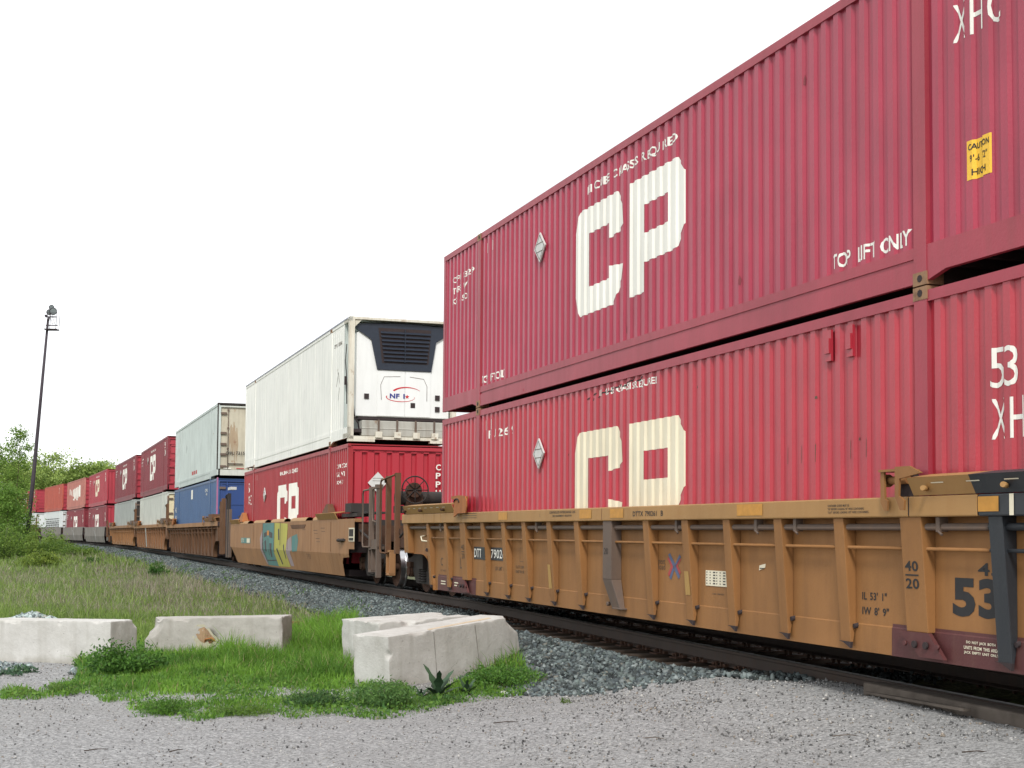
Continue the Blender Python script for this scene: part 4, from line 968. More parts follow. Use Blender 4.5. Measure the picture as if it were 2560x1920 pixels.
for nm, lab in (('F', 'smooth grey well car nearest the camera of the three grey ones'), ('G', 'smooth grey well car in the middle of the three grey ones'), ('H', 'smooth grey well car under the white container with dark rows of writing')):
    wc = smooth_well(nm, lab, WELL_G, 1, True)
    d = Decal(); d.poly([(8, 1.2), (8.2, 1.2), (9.6, .72), (9.3, .3), (9.1, .3), (9.3, .72)]); d.build('scrape_mark', GREYE, wc, smooth_y, (), (.67,))
    make_truck(wc, 18.05); end_platform(wc, 1, WELL_G, RUSTD, x_end=-1.0, reach=.8, coupler=(nm == 'F'))
    if nm == 'F':
        ladder(wc, 18.3, 18.8, 0, .6, 1.9, WELL_D)
    if nm == 'H': make_truck(wc, -1.9)

# ------------------------------------------------------------------ terrain
_us = np.arange(-70, 385, 1.0); _pp = np.array([pathpt(u) for u in _us]); _hh = np.array([head(u) for u in _us])
def ulat(x, y):
    x = np.asarray(x, float).ravel(); y = np.asarray(y, float).ravel(); U = np.empty(len(x)); Lt = np.empty(len(x))
    for a in range(0, len(x), 20000):
        b = slice(a, a+20000); d = (x[b, None]-_pp[None, :, 0])**2+(y[b, None]-_pp[None, :, 1])**2; i = d.argmin(1)
        dx = x[b]-_pp[i, 0]; dy = y[b]-_pp[i, 1]; h = _hh[i]
        U[b] = _us[i]-np.sin(h)*dx+np.cos(h)*dy; Lt[b] = -np.cos(h)*dx-np.sin(h)*dy
    return U, Lt
def vnoise(x, y, s, seed=0):
    """cheap smooth value noise, vectorised"""
    x = np.asarray(x)*s+seed*17.3; y = np.asarray(y)*s-seed*9.1
    xi = np.floor(x).astype(np.int64); yi = np.floor(y).astype(np.int64); fx = x-xi; fy = y-yi
    def hsh(a, b): return (np.sin(a*127.1+b*311.7+seed*74.7)*43758.5453) % 1.0
    fx = fx*fx*(3-2*fx); fy = fy*fy*(3-2*fy)
    return (hsh(xi, yi)*(1-fx)+hsh(xi+1, yi)*fx)*(1-fy)+(hsh(xi, yi+1)*(1-fx)+hsh(xi+1, yi+1)*fx)*fy
def sst(a, b, x): t = np.clip((x-a)/(b-a), 0, 1); return t*t*(3-2*t)
def rz(u): return np.where(u < 0, .0148*np.maximum(u, -22), GR*u)
def height(x, y, U=None, Lt=None, rough=1.0):
    if U is None: U, Lt = ulat(x, y)
    Ls = np.abs(Lt+1.295)-1.295; s = -U; z0 = rz(U)
    far = -.75+GR*np.maximum(U, 0)
    fade = sst(1.0, 3.4, Ls)
    g1 = z0+np.interp(Ls, [-2, .22, 1.10, 1.6], [-.215, -.225, -.50, -.55]); g1 = g1-.05*(1-sst(.02, .16, Ls))*sst(1.0, 4.0, s); g1 = g1*(1-fade)+far*fade
    g2 = z0+np.interp(Ls, [-.9, -.45, .3, 1.2], [-.20, -.10, -.13, -.26]); f2 = sst(.6, 4.2, Ls); g2 = g2*(1-f2)+far*f2
    t = sst(8.8, 12.2, s); z = g1*(1-t)+g2*t
    far_away = sst(60, 400, np.hypot(np.asarray(x).ravel(), np.asarray(y).ravel()))
    z = z+rough*(1-far_away)*((vnoise(x, y, .35, 1).ravel()-.5)*.05*fade+(vnoise(x, y, 1.7, 2).ravel()-.5)*.02)
    return z
def toe(s): return 1.08+.12*np.clip(s-5.5, 0, 2.7)
def is_ballast(U, Ls, jit=0):
    s = -U; return (Ls < toe(s)+jit) & (s < 11.2-1.7*np.maximum(Ls, -.2)+jit*1.2)
def hz(x, y): return float(height(np.array([x]), np.array([y]))[0])

def ground_mat(name, kind):
    m, n, b = new_mat(name); l = n.links.new; co = N(n, 'ShaderNodeTexCoord')
    a = N(n, 'ShaderNodeTexNoise', Scale=.55, Detail=5.0, Roughness=.6); l(co.outputs['Object'], a.inputs['Vector'])
    f = N(n, 'ShaderNodeTexNoise', Scale=26.0 if kind == 'gravel' else 9.0, Detail=6.0, Roughness=.75); l(co.outputs['Object'], f.inputs['Vector'])
    v = N(n, 'ShaderNodeTexVoronoi', Scale=60.0 if kind == 'gravel' else 20.0); l(co.outputs['Object'], v.inputs['Vector'])
    cols = {'gravel': ((.13,.132,.134), (.46,.462,.462), (.27,.268,.262)), 'soil': ((.055,.06,.03), (.15,.14,.085), (.07,.10,.03)), 'ballast': ((.025,.027,.028), (.11,.118,.118), (.12,.13,.125))}[kind]
    r = ramp(n, f.outputs[0], .32, .68, c4(cols[0]), c4(cols[1]))
    mpg = N(n, 'ShaderNodeMapping'); mpg.inputs['Scale'].default_value = (.45, 1.6, 1); l(co.outputs['Object'], mpg.inputs[0]); l(mpg.outputs[0], a.inputs['Vector'])
    r2 = ramp(n, a.outputs[0], .38, .66); mu = N(n, 'ShaderNodeMath', operation='MULTIPLY'); mu.inputs[1].default_value = .6; l(r2.outputs[0], mu.inputs[0])
    m1 = N(n, 'ShaderNodeMixRGB'); m1.inputs[2].default_value = c4(cols[2]); l(r.outputs[0], m1.inputs[1]); l(mu.outputs[0], m1.inputs[0])
    hs = N(n, 'ShaderNodeHueSaturation'); mr = N(n, 'ShaderNodeMapRange'); mr.inputs[3].default_value = .68; mr.inputs[4].default_value = 1.32
    sp = N(n, 'ShaderNodeSeparateColor'); l(v.outputs['Color'], sp.inputs[0]); l(sp.outputs[0], mr.inputs[0]); l(mr.outputs[0], hs.inputs['Value']); l(m1.outputs[0], hs.inputs['Color'])
    l(hs.outputs[0], b.inputs['Base Color']); b.inputs['Roughness'].default_value = .95; b.inputs['Specular IOR Level'].default_value = .2
    bp = N(n, 'ShaderNodeBump', Strength=.5, Distance=.02); l(v.outputs['Distance'], bp.inputs['Height'])
    bq = N(n, 'ShaderNodeBump', Strength=.5, Distance=.03); l(f.outputs[0], bq.inputs['Height']); l(bp.outputs[0], bq.inputs['Normal']); l(bq.outputs[0], b.inputs['Normal'])
    return m
def tint_mat(name, rough=.8, trans=0.0, noise_amt=.0, spec=.3, dark=1.0):
    m, n, b = new_mat(name); l = n.links.new
    at = N(n, 'ShaderNodeAttribute'); at.attribute_name = 'tint'
    l(at.outputs['Color'], b.inputs['Base Color']); b.inputs['Roughness'].default_value = rough; b.inputs['Specular IOR Level'].default_value = spec
    if trans:
        o = [q for q in n.nodes if q.type == 'OUTPUT_MATERIAL'][0]; t = N(n, 'ShaderNodeBsdfTranslucent'); x = N(n, 'ShaderNodeMixShader'); x.inputs[0].default_value = trans
        l(at.outputs['Color'], t.inputs[0]); l(b.outputs[0], x.inputs[1]); l(t.outputs[0], x.inputs[2]); l(x.outputs[0], o.inputs[0])
    return m
GRAVEL = ground_mat('fine_gravel', 'gravel'); SOIL = ground_mat('field_soil', 'soil'); BALL = ground_mat('ballast_fines', 'ballast')
LEAF = tint_mat('leaf', .65, .38); BLADE = tint_mat('grass_blade', .6, .35); STONE = tint_mat('crushed_stone', .9, 0, spec=.25)

# polar ground sheet
rr = np.concatenate([[0.0, 1.5, 3, 4.5], 5.5*1.0125**np.arange(0, 400)]); rr = np.concatenate([rr[rr < 600], [700, 900, 1300, 2000, 3200]])
aa = np.concatenate([np.radians(np.arange(-24, 24.01, .35)), np.radians(np.arange(26, 334.1, 4.0))])
RR, AA = np.meshgrid(rr, aa, indexing='ij'); GX = RR*np.sin(AA); GY = RR*np.cos(AA)
GZ = height(GX, GY).reshape(GX.shape)-.014; nr, na = GX.shape
V = np.stack([GX, GY, GZ], -1).reshape(-1, 3)
i, j = np.meshgrid(np.arange(nr-1), np.arange(na), indexing='ij'); j2 = (j+1) % na
FQ = np.stack([i*na+j, i*na+j2, (i+1)*na+j2, (i+1)*na+j], -1).reshape(-1, 4)
g = np_mesh('ground', V, FQ, SOIL); g['kind'] = 'structure'; g.data.polygons.foreach_set('use_smooth', np.ones(len(g.data.polygons), bool))

# pixel polygon of the green patch, carried to the ground
def unproj(px, py, z):
    v = _f+_rt*((px-1280+58.56)/F_PX)-_up*((py-960-188.9)/F_PX); t = (z-CAM_H)/v.z; return (v.x*t, v.y*t)
PATCH = [(0, 402), (60, 385), (150, 400), (300, 345), (330, 250), (560, 230), (600, 250), (760, 250), (980, 195), (1180, 150), (1400, 120), (1400, 380), (1560, 350), (1660, 420), (1880, 330), (2040, 270), (2150, 360), (2060, 410), (1790, 445), (1640, 492), (1480, 505), (1350, 490), (1150, 500), (1000, 475), (860, 500), (770, 512), (520, 495), (500, 440), (400, 432), (350, 400), (150, 425), (0, 425)]
def g_at(px, py):
    z = -.74
    for _ in range(6): x, y = unproj(px, py, z); z = .5*z+.5*hz(x, y)
    return x, y
PATCH = np.array([g_at(a/1.58, 1480+b/1.58) for a, b in PATCH])
def in_poly(x, y, P):
    x = np.asarray(x); y = np.asarray(y); c = np.zeros(x.shape, bool); n = len(P)
    for k in range(n):
        x1, y1 = P[k]; x2, y2 = P[(k+1) % n]
        q = ((y1 > y) != (y2 > y)) & (x < (x2-x1)*(y-y1)/(y2-y1+1e-12)+x1); c ^= q
    return c
def lot_edge(x): return np.interp(x, [-60, -7.5, -3.3, -1.9, -1.2, .2, .8, 60], [24.0, 21.2, 20.6, 17.8, 17.6, 19.2, 19.6, 60])
def in_lot(x, y, U, Lt):
    Ls = Lt; n_ = (vnoise(x, y, 2.3, 5)-.5)*.5
    return (y+n_ < lot_edge(x)) & (Ls > -.55) & ~is_ballast(U, Ls, 0)
# gravel sheet (fine grid)
gx = np.arange(-9.5, 9.0, .07); gy = np.concatenate([np.arange(1.0, 9.5, .3), np.arange(9.5, 25, .07)])
PX, PY = np.meshgrid(gx, gy, indexing='ij'); U_, L_ = ulat(PX, PY)
PZ = height(PX, PY, U_, L_)-.002+((vnoise(PX, PY, 9, 4)-.5)*.012+(vnoise(PX, PY, 4, 6)-.5)*.012).ravel()
ok = in_lot(PX.ravel(), PY.ravel(), U_, L_)
okg = ok.reshape(PX.shape); nx, ny = PX.shape
i, j = np.meshgrid(np.arange(nx-1), np.arange(ny-1), indexing='ij'); sel = (okg[:-1, :-1] & okg[1:, 1:]).ravel()
FQ = np.stack([i*ny+j, (i+1)*ny+j, (i+1)*ny+j+1, i*ny+j+1], -1).reshape(-1, 4)[sel]
used, inv = np.unique(FQ, return_inverse=True)
o = np_mesh('gravel_lot', np.stack([PX.ravel(), PY.ravel(), PZ], -1)[used], inv.reshape(FQ.shape), GRAVEL); o['kind'] = 'structure'
o.data.polygons.foreach_set('use_smooth', np.ones(len(o.data.polygons), bool))
# ballast bed sheet in track coordinates
bu = np.concatenate([np.arange(-14, 30, .2), np.arange(30, 340, 1.0)]); bl = np.arange(-4.3, 2.2, .1)
BU, BL = np.meshgrid(bu, bl, indexing='ij')
BP = np.array([track_pt(u, l_)[:2] for u, l_ in zip(BU.ravel(), BL.ravel())])
BLs = np.abs(BL+1.295)-1.295
bz = height(BP[:, 0], BP[:, 1], BU.ravel(), BL.ravel())+.006+((vnoise(BP[:, 0], BP[:, 1], 7, 3)-.5)*.03)
bok = is_ballast(BU, BLs, (vnoise(BP[:, 0], BP[:, 1], 1.1, 9).reshape(BU.shape)-.5)*.35)
nx, ny = BU.shape; i, j = np.meshgrid(np.arange(nx-1), np.arange(ny-1), indexing='ij'); sel = (bok[:-1, :-1] & bok[1:, 1:]).ravel()
FQ = np.stack([i*ny+j, (i+1)*ny+j, (i+1)*ny+j+1, i*ny+j+1], -1).reshape(-1, 4)[sel]
o = np_mesh('ballast_bed', np.concatenate([BP, bz[:, None]], 1), FQ, BALL); o['kind'] = 'structure'

# ---------------------------------------------------------------- loose stones
OCT = np.array([(1,0,0),(-1,0,0),(0,1,0),(0,-1,0),(0,0,1),(0,0,-1)], float); OF = np.array([(0,2,4),(2,1,4),(1,3,4),(3,0,4),(2,0,5),(1,2,5),(3,1,5),(0,3,5)])
CUB = np.array([(a, b, c) for a in (-1, 1) for b in (-1, 1) for c in (-1, 1)], float)*.72; CFQ = np.array([(0,1,3,2),(4,6,7,5),(0,4,5,1),(2,3,7,6),(0,2,6,4),(1,5,7,3)])
def stones(name, P, size, cols, cube=True, flat=.65):
    n = len(P); B = CUB if cube else OCT; Fb = CFQ if cube else OF; k = len(B)
    J = B[None]*(1+rng.uniform(-.42, .42, (n, k, 3)))*np.stack([np.ones(n), rng.uniform(.6, 1.1, n), rng.uniform(flat*.7, flat*1.3, n)], -1)[:, None, :]
    q = rng.normal(size=(n, 4)); q[:, 1:3] *= .6; q /= np.linalg.norm(q, axis=1)[:, None]; w_, x_, y_, z_ = q.T[3], q.T[1], q.T[2], q.T[0]
    Rm = np.stack([1-2*(y_**2+z_**2), 2*(x_*y_-z_*w_), 2*(x_*z_+y_*w_), 2*(x_*y_+z_*w_), 1-2*(x_**2+z_**2), 2*(y_*z_-x_*w_), 2*(x_*z_-y_*w_), 2*(y_*z_+x_*w_), 1-2*(x_**2+y_**2)], -1).reshape(n, 3, 3)
    Vv = np.einsum('nij,nkj->nki', Rm, J)*size[:, None, None]+P[:, None, :]
    Fc = (Fb[None]+np.arange(n)[:, None, None]*k).reshape(-1, Fb.shape[1])
    o = np_mesh(name, Vv.reshape(-1, 3), Fc, STONE, np.repeat(cols, k, 0)); o['kind'] = 'stuff'; return o
def ballast_cols(n):
    base = np.array([(.13,.145,.145), (.19,.205,.20), (.09,.10,.105), (.24,.25,.245), (.155,.175,.165), (.20,.18,.155)])[rng.choice(6, n, p=[.3, .22, .18, .1, .15, .05])]
    return base*rng.uniform(.3, 1.65, (n, 1))*np.array([.66, .72, .73])
def scatter_track(n, u0, u1, l0, l1, s0, s1, name, zoff=.012):
    u = rng.uniform(u0, u1, n); l_ = rng.uniform(l0, l1, n)
    keep = is_ballast(u, l_, (rng.random(n)-.5)*.4) & ~((l_ < .04) & (u < -3) & (u > -10.6) & (l_ > -.6) & (rng.random(n) > .12)); u = u[keep]; l_ = l_[keep]
    P = np.array([track_pt(a, b)[:2] for a, b in zip(u, l_)]); z = height(P[:, 0], P[:, 1], u, l_)+zoff-np.where((l_ < .04) & (u < -3), .012, 0)+rng.uniform(-.01, .02, len(u))
    return stones(name, np.concatenate([P, z[:, None]], 1), rng.uniform(s0, s1, len(u))*rng.uniform(.7, 1.15, len(u)), ballast_cols(len(u))*(.45 if l1 < 0 else 1))  # stones between the rails: oily, with under-train shade put into their colour
o = scatter_track(47000, -14.3, 14, -.46, 2.1, .022, .042, 'ballast_stones'); 
o = scatter_track(26000, 14, 48, -.46, 1.4, .026, .05, 'ballast_stones')
o = scatter_track(16000, 48, 120, -.46, 1.4, .04, .075, 'ballast_stones')
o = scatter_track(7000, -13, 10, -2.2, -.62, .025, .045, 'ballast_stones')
# stones strewn on the lot
n = 60000; x = rng.uniform(-6.5, 7.5, n); y = rng.uniform(10.2, 21.5, n); U_, L_ = ulat(x, y)
dens = np.where(L_ < 3.2, .9, .35)*(.35+1.1*vnoise(x, y, 1.3, 12)); k = in_lot(x, y, U_, L_) & (rng.random(n) < dens) & ~(in_poly(x, y, PATCH)); x, y, U_, L_ = x[k], y[k], U_[k], L_[k]
n = len(x); sz = .0045+.012*rng.random(n)**3+np.where(L_ < 1.6, .006*rng.random(n), 0)
gc = np.array([(.30,.295,.29), (.15,.148,.145), (.42,.41,.39), (.09,.09,.09), (.27,.23,.19)])[rng.choice(5, n, p=[.35, .25, .15, .15, .1])]*rng.uniform(.75, 1.2, (n, 1))
stones('loose_gravel', np.stack([x, y, height(x, y, U_, L_)+.004], -1), sz, gc, False)
n = 5200; s_ = rng.uniform(4.5, 10.9, n); l_ = np.minimum(toe(s_), (10.8-s_)/1.5)+rng.normal(.06, .16, n); l_ = np.maximum(l_, .05)
P = np.array([track_pt(-a, b)[:2] for a, b in zip(s_, l_)]); stones('ballast_stones', np.concatenate([P, (height(P[:, 0], P[:, 1])+.008)[:, None]], 1), rng.uniform(.010, .032, n), ballast_cols(n)*1.3)
# coarse grey stones by the left block, spill at the ballast edge
n = 2600; x = rng.uniform(-7.2, -4.6, n); y = rng.uniform(18.2, 20.2, n); k = (vnoise(x, y, 1.5, 3) > .35); x, y = x[k], y[k]
stones('loose_stones', np.stack([x, y, height(x, y)+.008], -1), rng.uniform(.012, .035, len(x)), ballast_cols(len(x))*2.1)

# ---------------------------------------------------------------- rails and sleepers
RP = [(-.075, -.185), (.075, -.185), (.075, -.172), (.012, -.150), (.009, -.045), (.036, -.036), (.037, -.006), (.030, 0.0), (-.030, 0.0), (-.037, -.006), (-.036, -.036), (-.009, -.045), (-.012, -.150), (-.075, -.172)]
def make_rail(lat, label, cant=0.0):
    us_ = np.concatenate([np.arange(-20, 60, 1.0), np.arange(60, 340, 2.0)]); m = MB(); k = len(RP); vs = []
    for u in us_:
        z = rail_z(max(u, -22))+cant
        for a, b in RP: p = track_pt(u, lat-a); vs.append((p.x, p.y, z+b))
    for j_ in range(k):
        fs = [(i_*k+j_, i_*k+(j_+1) % k, (i_+1)*k+(j_+1) % k, (i_+1)*k+j_) for i_ in range(len(us_)-1)]
        b0 = len(m.v)
        if j_ == 0: m.v += [tuple(v) for v in vs]; b0 = 0; base = 0
        for f_ in fs: m.f.append(f_); m.m.append(1 if 6 <= j_ <= 8 else 0); m.s.append(False)
    o = m.build('rail', [RAILM, RAILT]); tag(o, label, 'rail', 'rails of the track'); return o
r1_ = make_rail(-.54, 'rusty near rail running under the train, the one beside the gravel lot')
r2_ = make_rail(-2.05, 'rusty far rail under the train, on the side away from the gravel lot', .04)
m = MB()
for u in np.arange(-12.4, 60, .26):
    if int(u*100) % 52 < 0: continue
    p = track_pt(u, -.445, rail_z(u)-.182); t = track_pt(u+.05, -.445, rail_z(u)-.182)-p; n_ = track_pt(u, -.40, 0)-track_pt(u, -.445, 0); n_ = n_.normalized()
    q = [p-t*.5-n_*.02, p+t*.5-n_*.02, p+t*.5+n_*.03, p-t*.5+n_*.03]; up = Vector((0, 0, .03))
    m.add([*q, *[v+up for v in q]], [(0,3,2,1), (4,5,6,7), (0,1,5,4), (1,2,6,5), (2,3,7,6), (3,0,4,7)])
o = m.build('rail_anchor', RUSTD, r1_); o['kind'] = 'stuff'
TIE = plain('creosoted_wood', (.055,.040,.030), .9, .2, 0, .35, 9)
def sleeper_proto():
    m = MB(); m.box(-.115, .115, -1.30, 1.30, -.19, 0); root = m.build('sleeper', TIE, bevel=.012); 
    for yy in (-.755, .755):
        t = MB(); t.box(-.10, .10, yy-.18, yy+.18, 0, .014)
        pl_ = t.build('tie_plate', RUSTD, root)
        s = MB()
        for a in (-.06, .06):
            for b in (-.095, .10): s.box(a-.012, a+.012, yy+b-.012, yy+b+.012, .01, .05); s.box(a-.018, a+.018, yy+b-.018, yy+b+.018, .045, .06)
        s.build('spike', RUSTD, pl_)
    return root
sp0 = sleeper_proto(); first = True; kk = 0
for u in np.arange(-13.9, 9.0, .53):
    o = sp0 if first else copy_tree(sp0); first = False; kk += 1
    p = track_pt(u, -1.295, rail_z(u)-.199); o.location = p; o.rotation_euler = (0, 0, head(u)+math.pi/2+rng.uniform(-.02, .02))
    tag(o, 'dark creosoted wooden sleeper under the rails, its end showing above the ballast', 'sleeper', 'wooden sleepers of the track')

# crossing timber and debris
GW_ = plain('weathered_timber', (.125,.105,.088), .9, .2, 0, .35, 7)
m = MB()
def tp(s, lat, z): v = track_pt(-s, lat, z); return (v.x, v.y, v.z)
def tbox(m, s0, s1, l0, l1, z0, z1, dz=0, mi=0):
    vs = [tp(s0, l0, z0), tp(s1, l0, z0+dz), tp(s1, l1, z0+dz), tp(s0, l1, z0), tp(s0, l0, z1), tp(s1, l0, z1+dz), tp(s1, l1, z1+dz), tp(s0, l1, z1)]
    m.add(vs, [(0,3,2,1), (4,5,6,7), (0,1,5,4), (1,2,6,5), (2,3,7,6), (3,0,4,7)], mi)
tbox(m, 12.85, 15.2, -.43, -.22, -.42, -.192, -.035)
tag(m.build('crossing_timber', GW_, bevel=.02), 'thick weathered grey timber laid along the near rail at the crossing', 'timber')
m = MB(); tbox(m, 15.22, 18.5, -.43, -.2, -.46, -.232, -.05); tag(m.build('crossing_timber', GW_, bevel=.02), 'second crossing timber, beyond the first and cut by the frame edge', 'timber')
m = MB(); a = Vector((3.46, 12.957, -.292)); b = Vector((3.86, 11.42, -.262)); d_ = (b-a); n_ = Vector((-d_.y, d_.x, 0)).normalized()*.035
m.add([a-n_*.4, b-n_, b+n_, a+n_*.8, *[v+Vector((0, 0, .022)) for v in (a-n_*.4, b-n_, b+n_, a+n_*.8)]], [(0,3,2,1), (4,5,6,7), (0,1,5,4), (1,2,6,5), (2,3,7,6), (3,0,4,7)])
tag(m.build('split_board', GW_), 'long thin split grey board lying on the gravel before the crossing timber', 'board')
for px, py, L_2, an, lab in ((1635, 1849, .16, -.3, 'pale thin stick lying alone in the middle of the gravel'), (2115, 1843, .22, .1, 'brown twig lying on the gravel right of the pale stick'), (1265, 1810, .25, .35, 'dark twig on the gravel below the tilted concrete block'),
                              (240, 1878, .2, .5, 'leftmost dark twig on the gravel near the bottom edge'), (440, 1880, .14, .9, 'dark twig on the gravel right of the leftmost one'), (2440, 1884, .2, .05, 'brown twig near the bottom right corner')):
    x, y = g_at(px, py); z = hz(x, y)+.010; m = MB(); c, s_ = math.cos(an), math.sin(an)
    m.tube([(x-c*L_2/2, y-s_*L_2/2, z), (x+.01, y+.01, z+.008), (x+c*L_2/2, y+s_*L_2/2, z+.002)], .0055, 6, r2=.003)
    tag(m.build('twig', GW_ if 'pale' in lab else TIE), lab, 'twig', 'twigs strewn on the gravel')
x, y = g_at(1262, 1737); m = MB(); P_ = np.array([[x, y, hz(x, y)+.02]])
o = stones('pale_stone', P_, np.array([.055]), np.array([[.62,.60,.56]]), False); del o['kind']; tag(o, 'pale stone at the gravel edge beside the leafy weeds right of the tilted block', 'stone')

# ---------------------------------------------------------------- concrete blocks
def concrete(name, col):
    m, n, b = new_mat(name); l = n.links.new; co = N(n, 'ShaderNodeTexCoord')
    a = N(n, 'ShaderNodeTexNoise', Scale=2.3, Detail=8.0, Roughness=.65); l(co.outputs['Object'], a.inputs['Vector'])
    f = N(n, 'ShaderNodeTexNoise', Scale=30.0, Detail=5.0, Roughness=.7); l(co.outputs['Object'], f.inputs['Vector'])
    v = N(n, 'ShaderNodeTexVoronoi', Scale=13.0); l(co.outputs['Object'], v.inputs['Vector'])
    r = ramp(n, a.outputs[0], .3, .7, (col[0]*.74, col[1]*.73, col[2]*.71, 1), c4(col))
    pit = ramp(n, v.outputs['Distance'], .045, .075, (.12, .11, .10, 1), (1, 1, 1, 1)); mp_ = N(n, 'ShaderNodeMixRGB', blend_type='MULTIPLY'); mp_.inputs[0].default_value = .8
    l(r.outputs[0], mp_.inputs[1]); l(pit.outputs[0], mp_.inputs[2])
    mps = N(n, 'ShaderNodeMapping'); mps.inputs['Scale'].default_value = (5, 5, .6); l(co.outputs['Object'], mps.inputs[0])
    st = N(n, 'ShaderNodeTexNoise', Scale=1.6, Detail=5.0); l(mps.outputs[0], st.inputs['Vector']); rs = ramp(n, st.outputs[0], .5, .8, (1,1,1,1), (.62,.60,.55,1))
    m2 = N(n, 'ShaderNodeMixRGB', blend_type='MULTIPLY'); m2.inputs[0].default_value = .4; l(mp_.outputs[0], m2.inputs[1]); l(rs.outputs[0], m2.inputs[2])
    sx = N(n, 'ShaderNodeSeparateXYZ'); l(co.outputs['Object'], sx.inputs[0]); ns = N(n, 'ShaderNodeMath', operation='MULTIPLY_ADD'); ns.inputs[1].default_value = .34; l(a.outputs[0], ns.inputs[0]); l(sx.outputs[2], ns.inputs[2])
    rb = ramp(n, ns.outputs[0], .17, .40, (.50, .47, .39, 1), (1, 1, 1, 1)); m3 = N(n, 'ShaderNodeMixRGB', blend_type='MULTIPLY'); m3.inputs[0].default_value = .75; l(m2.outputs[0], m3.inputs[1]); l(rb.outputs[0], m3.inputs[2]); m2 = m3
    l(m2.outputs[0], b.inputs['Base Color']); b.inputs['Roughness'].default_value = .9; b.inputs['Specular IOR Level'].default_value = .2
    bp = N(n, 'ShaderNodeBump', Strength=.5, Distance=.012); l(f.outputs[0], bp.inputs['Height']); bq = N(n, 'ShaderNodeBump', Strength=.4, Distance=.03); l(a.outputs[0], bq.inputs['Height']); l(bp.outputs[0], bq.inputs['Normal'])
    bw = N(n, 'ShaderNodeBump', Strength=.7, Distance=.01); l(pit.outputs[0], bw.inputs['Height']); l(bq.outputs[0], bw.inputs['Normal']); l(bw.outputs[0], b.inputs['Normal'])
    return m
SEAM = plain('seam_dark_line', (.20,.19,.17), .95)  # dark grey line along the cast seams of the blocks
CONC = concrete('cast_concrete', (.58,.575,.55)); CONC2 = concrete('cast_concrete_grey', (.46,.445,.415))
def block(p0, dirx, Lx, Wy, H, z0, z1, label, mat, grooves=(), top_grooves=(), chips=(), slant=0.0, amp=.010, name='concrete_block'):
    """p0 = near-left bottom corner, dirx = direction of the long front face, width goes to the left of it (away)"""
    nx, ny, nz_ = 110, 32, 36; dx = Vector((dirx[0], dirx[1], 0)).normalized(); dy = Vector((-dx.y, dx.x, 0))
    bm = bmesh.new(); idx = {}
    def vert(i, j, k):
        if (i, j, k) not in idx: idx[(i, j, k)] = bm.verts.new((i/nx*Lx, j/ny*Wy, k/nz_*H))
        return idx[(i, j, k)]
    for i in range(nx):
        for j in range(ny):
            for k in (0, nz_): bm.faces.new([vert(i,j,k), vert(i+1,j,k), vert(i+1,j+1,k), vert(i,j+1,k)])
        for k in range(nz_):
            for j in (0, ny): bm.faces.new([vert(i,j,k), vert(i+1,j,k), vert(i+1,j,k+1), vert(i,j,k+1)])
    for j in range(ny):
        for k in range(nz_):
            for i in (0, nx): bm.faces.new([vert(i,j,k), vert(i,j+1,k), vert(i,j+1,k+1), vert(i,j,k+1)])
    bmesh.ops.recalc_face_normals(bm, faces=bm.faces)
    for (i, j, k), v in idx.items():
        x, y, z = v.co; ex = min(x, Lx-x); ey = min(y, Wy-y); ez = min(z, H-z); c = sorted((ex, ey, ez))
        # rounded, chipped arrises
        e = c[1]; nn = noise.noise(Vector((x*7+Lx*3, y*7, z*7))); n2 = noise.noise(Vector((x*2.2, y*2.2+5, z*2.2)))
        r_ = .005+max(0, nn-.22)*.05+max(0, n2-.34)*.12
        if e < r_:
            s = (r_-e)*.8; ctr = Vector((Lx/2, Wy/2, H/2)); off = Vector((0, 0, 0))
            if ex < r_: off.x += s*(1 if x < Lx/2 else -1)
            if ey < r_: off.y += s*(1 if y < Wy/2 else -1)
            if ez < r_: off.z += s*(1 if z < H/2 else -1)
            v.co += off*.6
        n3 = noise.fractal(Vector((x*3, y*3, z*3+Lx)), .7, 2.1, 6)*amp*.4
        if ey < 1e-4: v.co.y += n3
        elif ex < 1e-4: v.co.x += n3
        elif ez < 1e-4: v.co.z += n3*.8
        for g_ in top_grooves:
            if abs(y-g_) < Wy/ny*.6 and ez < .001 and z > H/2: v.co.z -= .03
        for (cx, cy, cz, cr_) in chips:
            dd = (Vector((x, y, z))-Vector((cx, cy, cz))).length
            if dd < cr_: v.co += (Vector((Lx/2, Wy/2, H/2))-v.co).normalized()*(cr_-dd)*.75
        v.co.x -= slant*(z/H)*max(0, x/Lx)
    me = bpy.data.meshes.new(name); bm.to_mesh(me); bm.free(); me.materials.append(mat)
    o = bpy.data.objects.new(name, me); COL.objects.link(o)
    for p in me.polygons: p.use_smooth = True
    md = o.modifiers.new('edge', 'EDGE_SPLIT'); md.split_angle = R(38)
    ux = Vector((dx.x*Lx, dx.y*Lx, z1-z0)).normalized(); uz = ux.cross(dy).normalized()
    mt = Matrix.Identity(4)
    for r_ in range(3): mt[r_][0] = ux[r_]; mt[r_][1] = dy[r_]; mt[r_][2] = uz[r_]
    mt[0][3], mt[1][3], mt[2][3] = p0[0], p0[1], z0; o.matrix_world = mt
    for g_ in grooves:
        m = MB(); m.prism([(g_-.004-slant*0, .03), (g_+.004, .03), (g_+.004-slant*g_/Lx, H-.03), (g_-.004-slant*g_/Lx, H-.03)], 'y', -.004, .02); m.build('seam', SEAM, o)
    tag(o, label, 'concrete block', 'concrete blocks along the lot'); return o
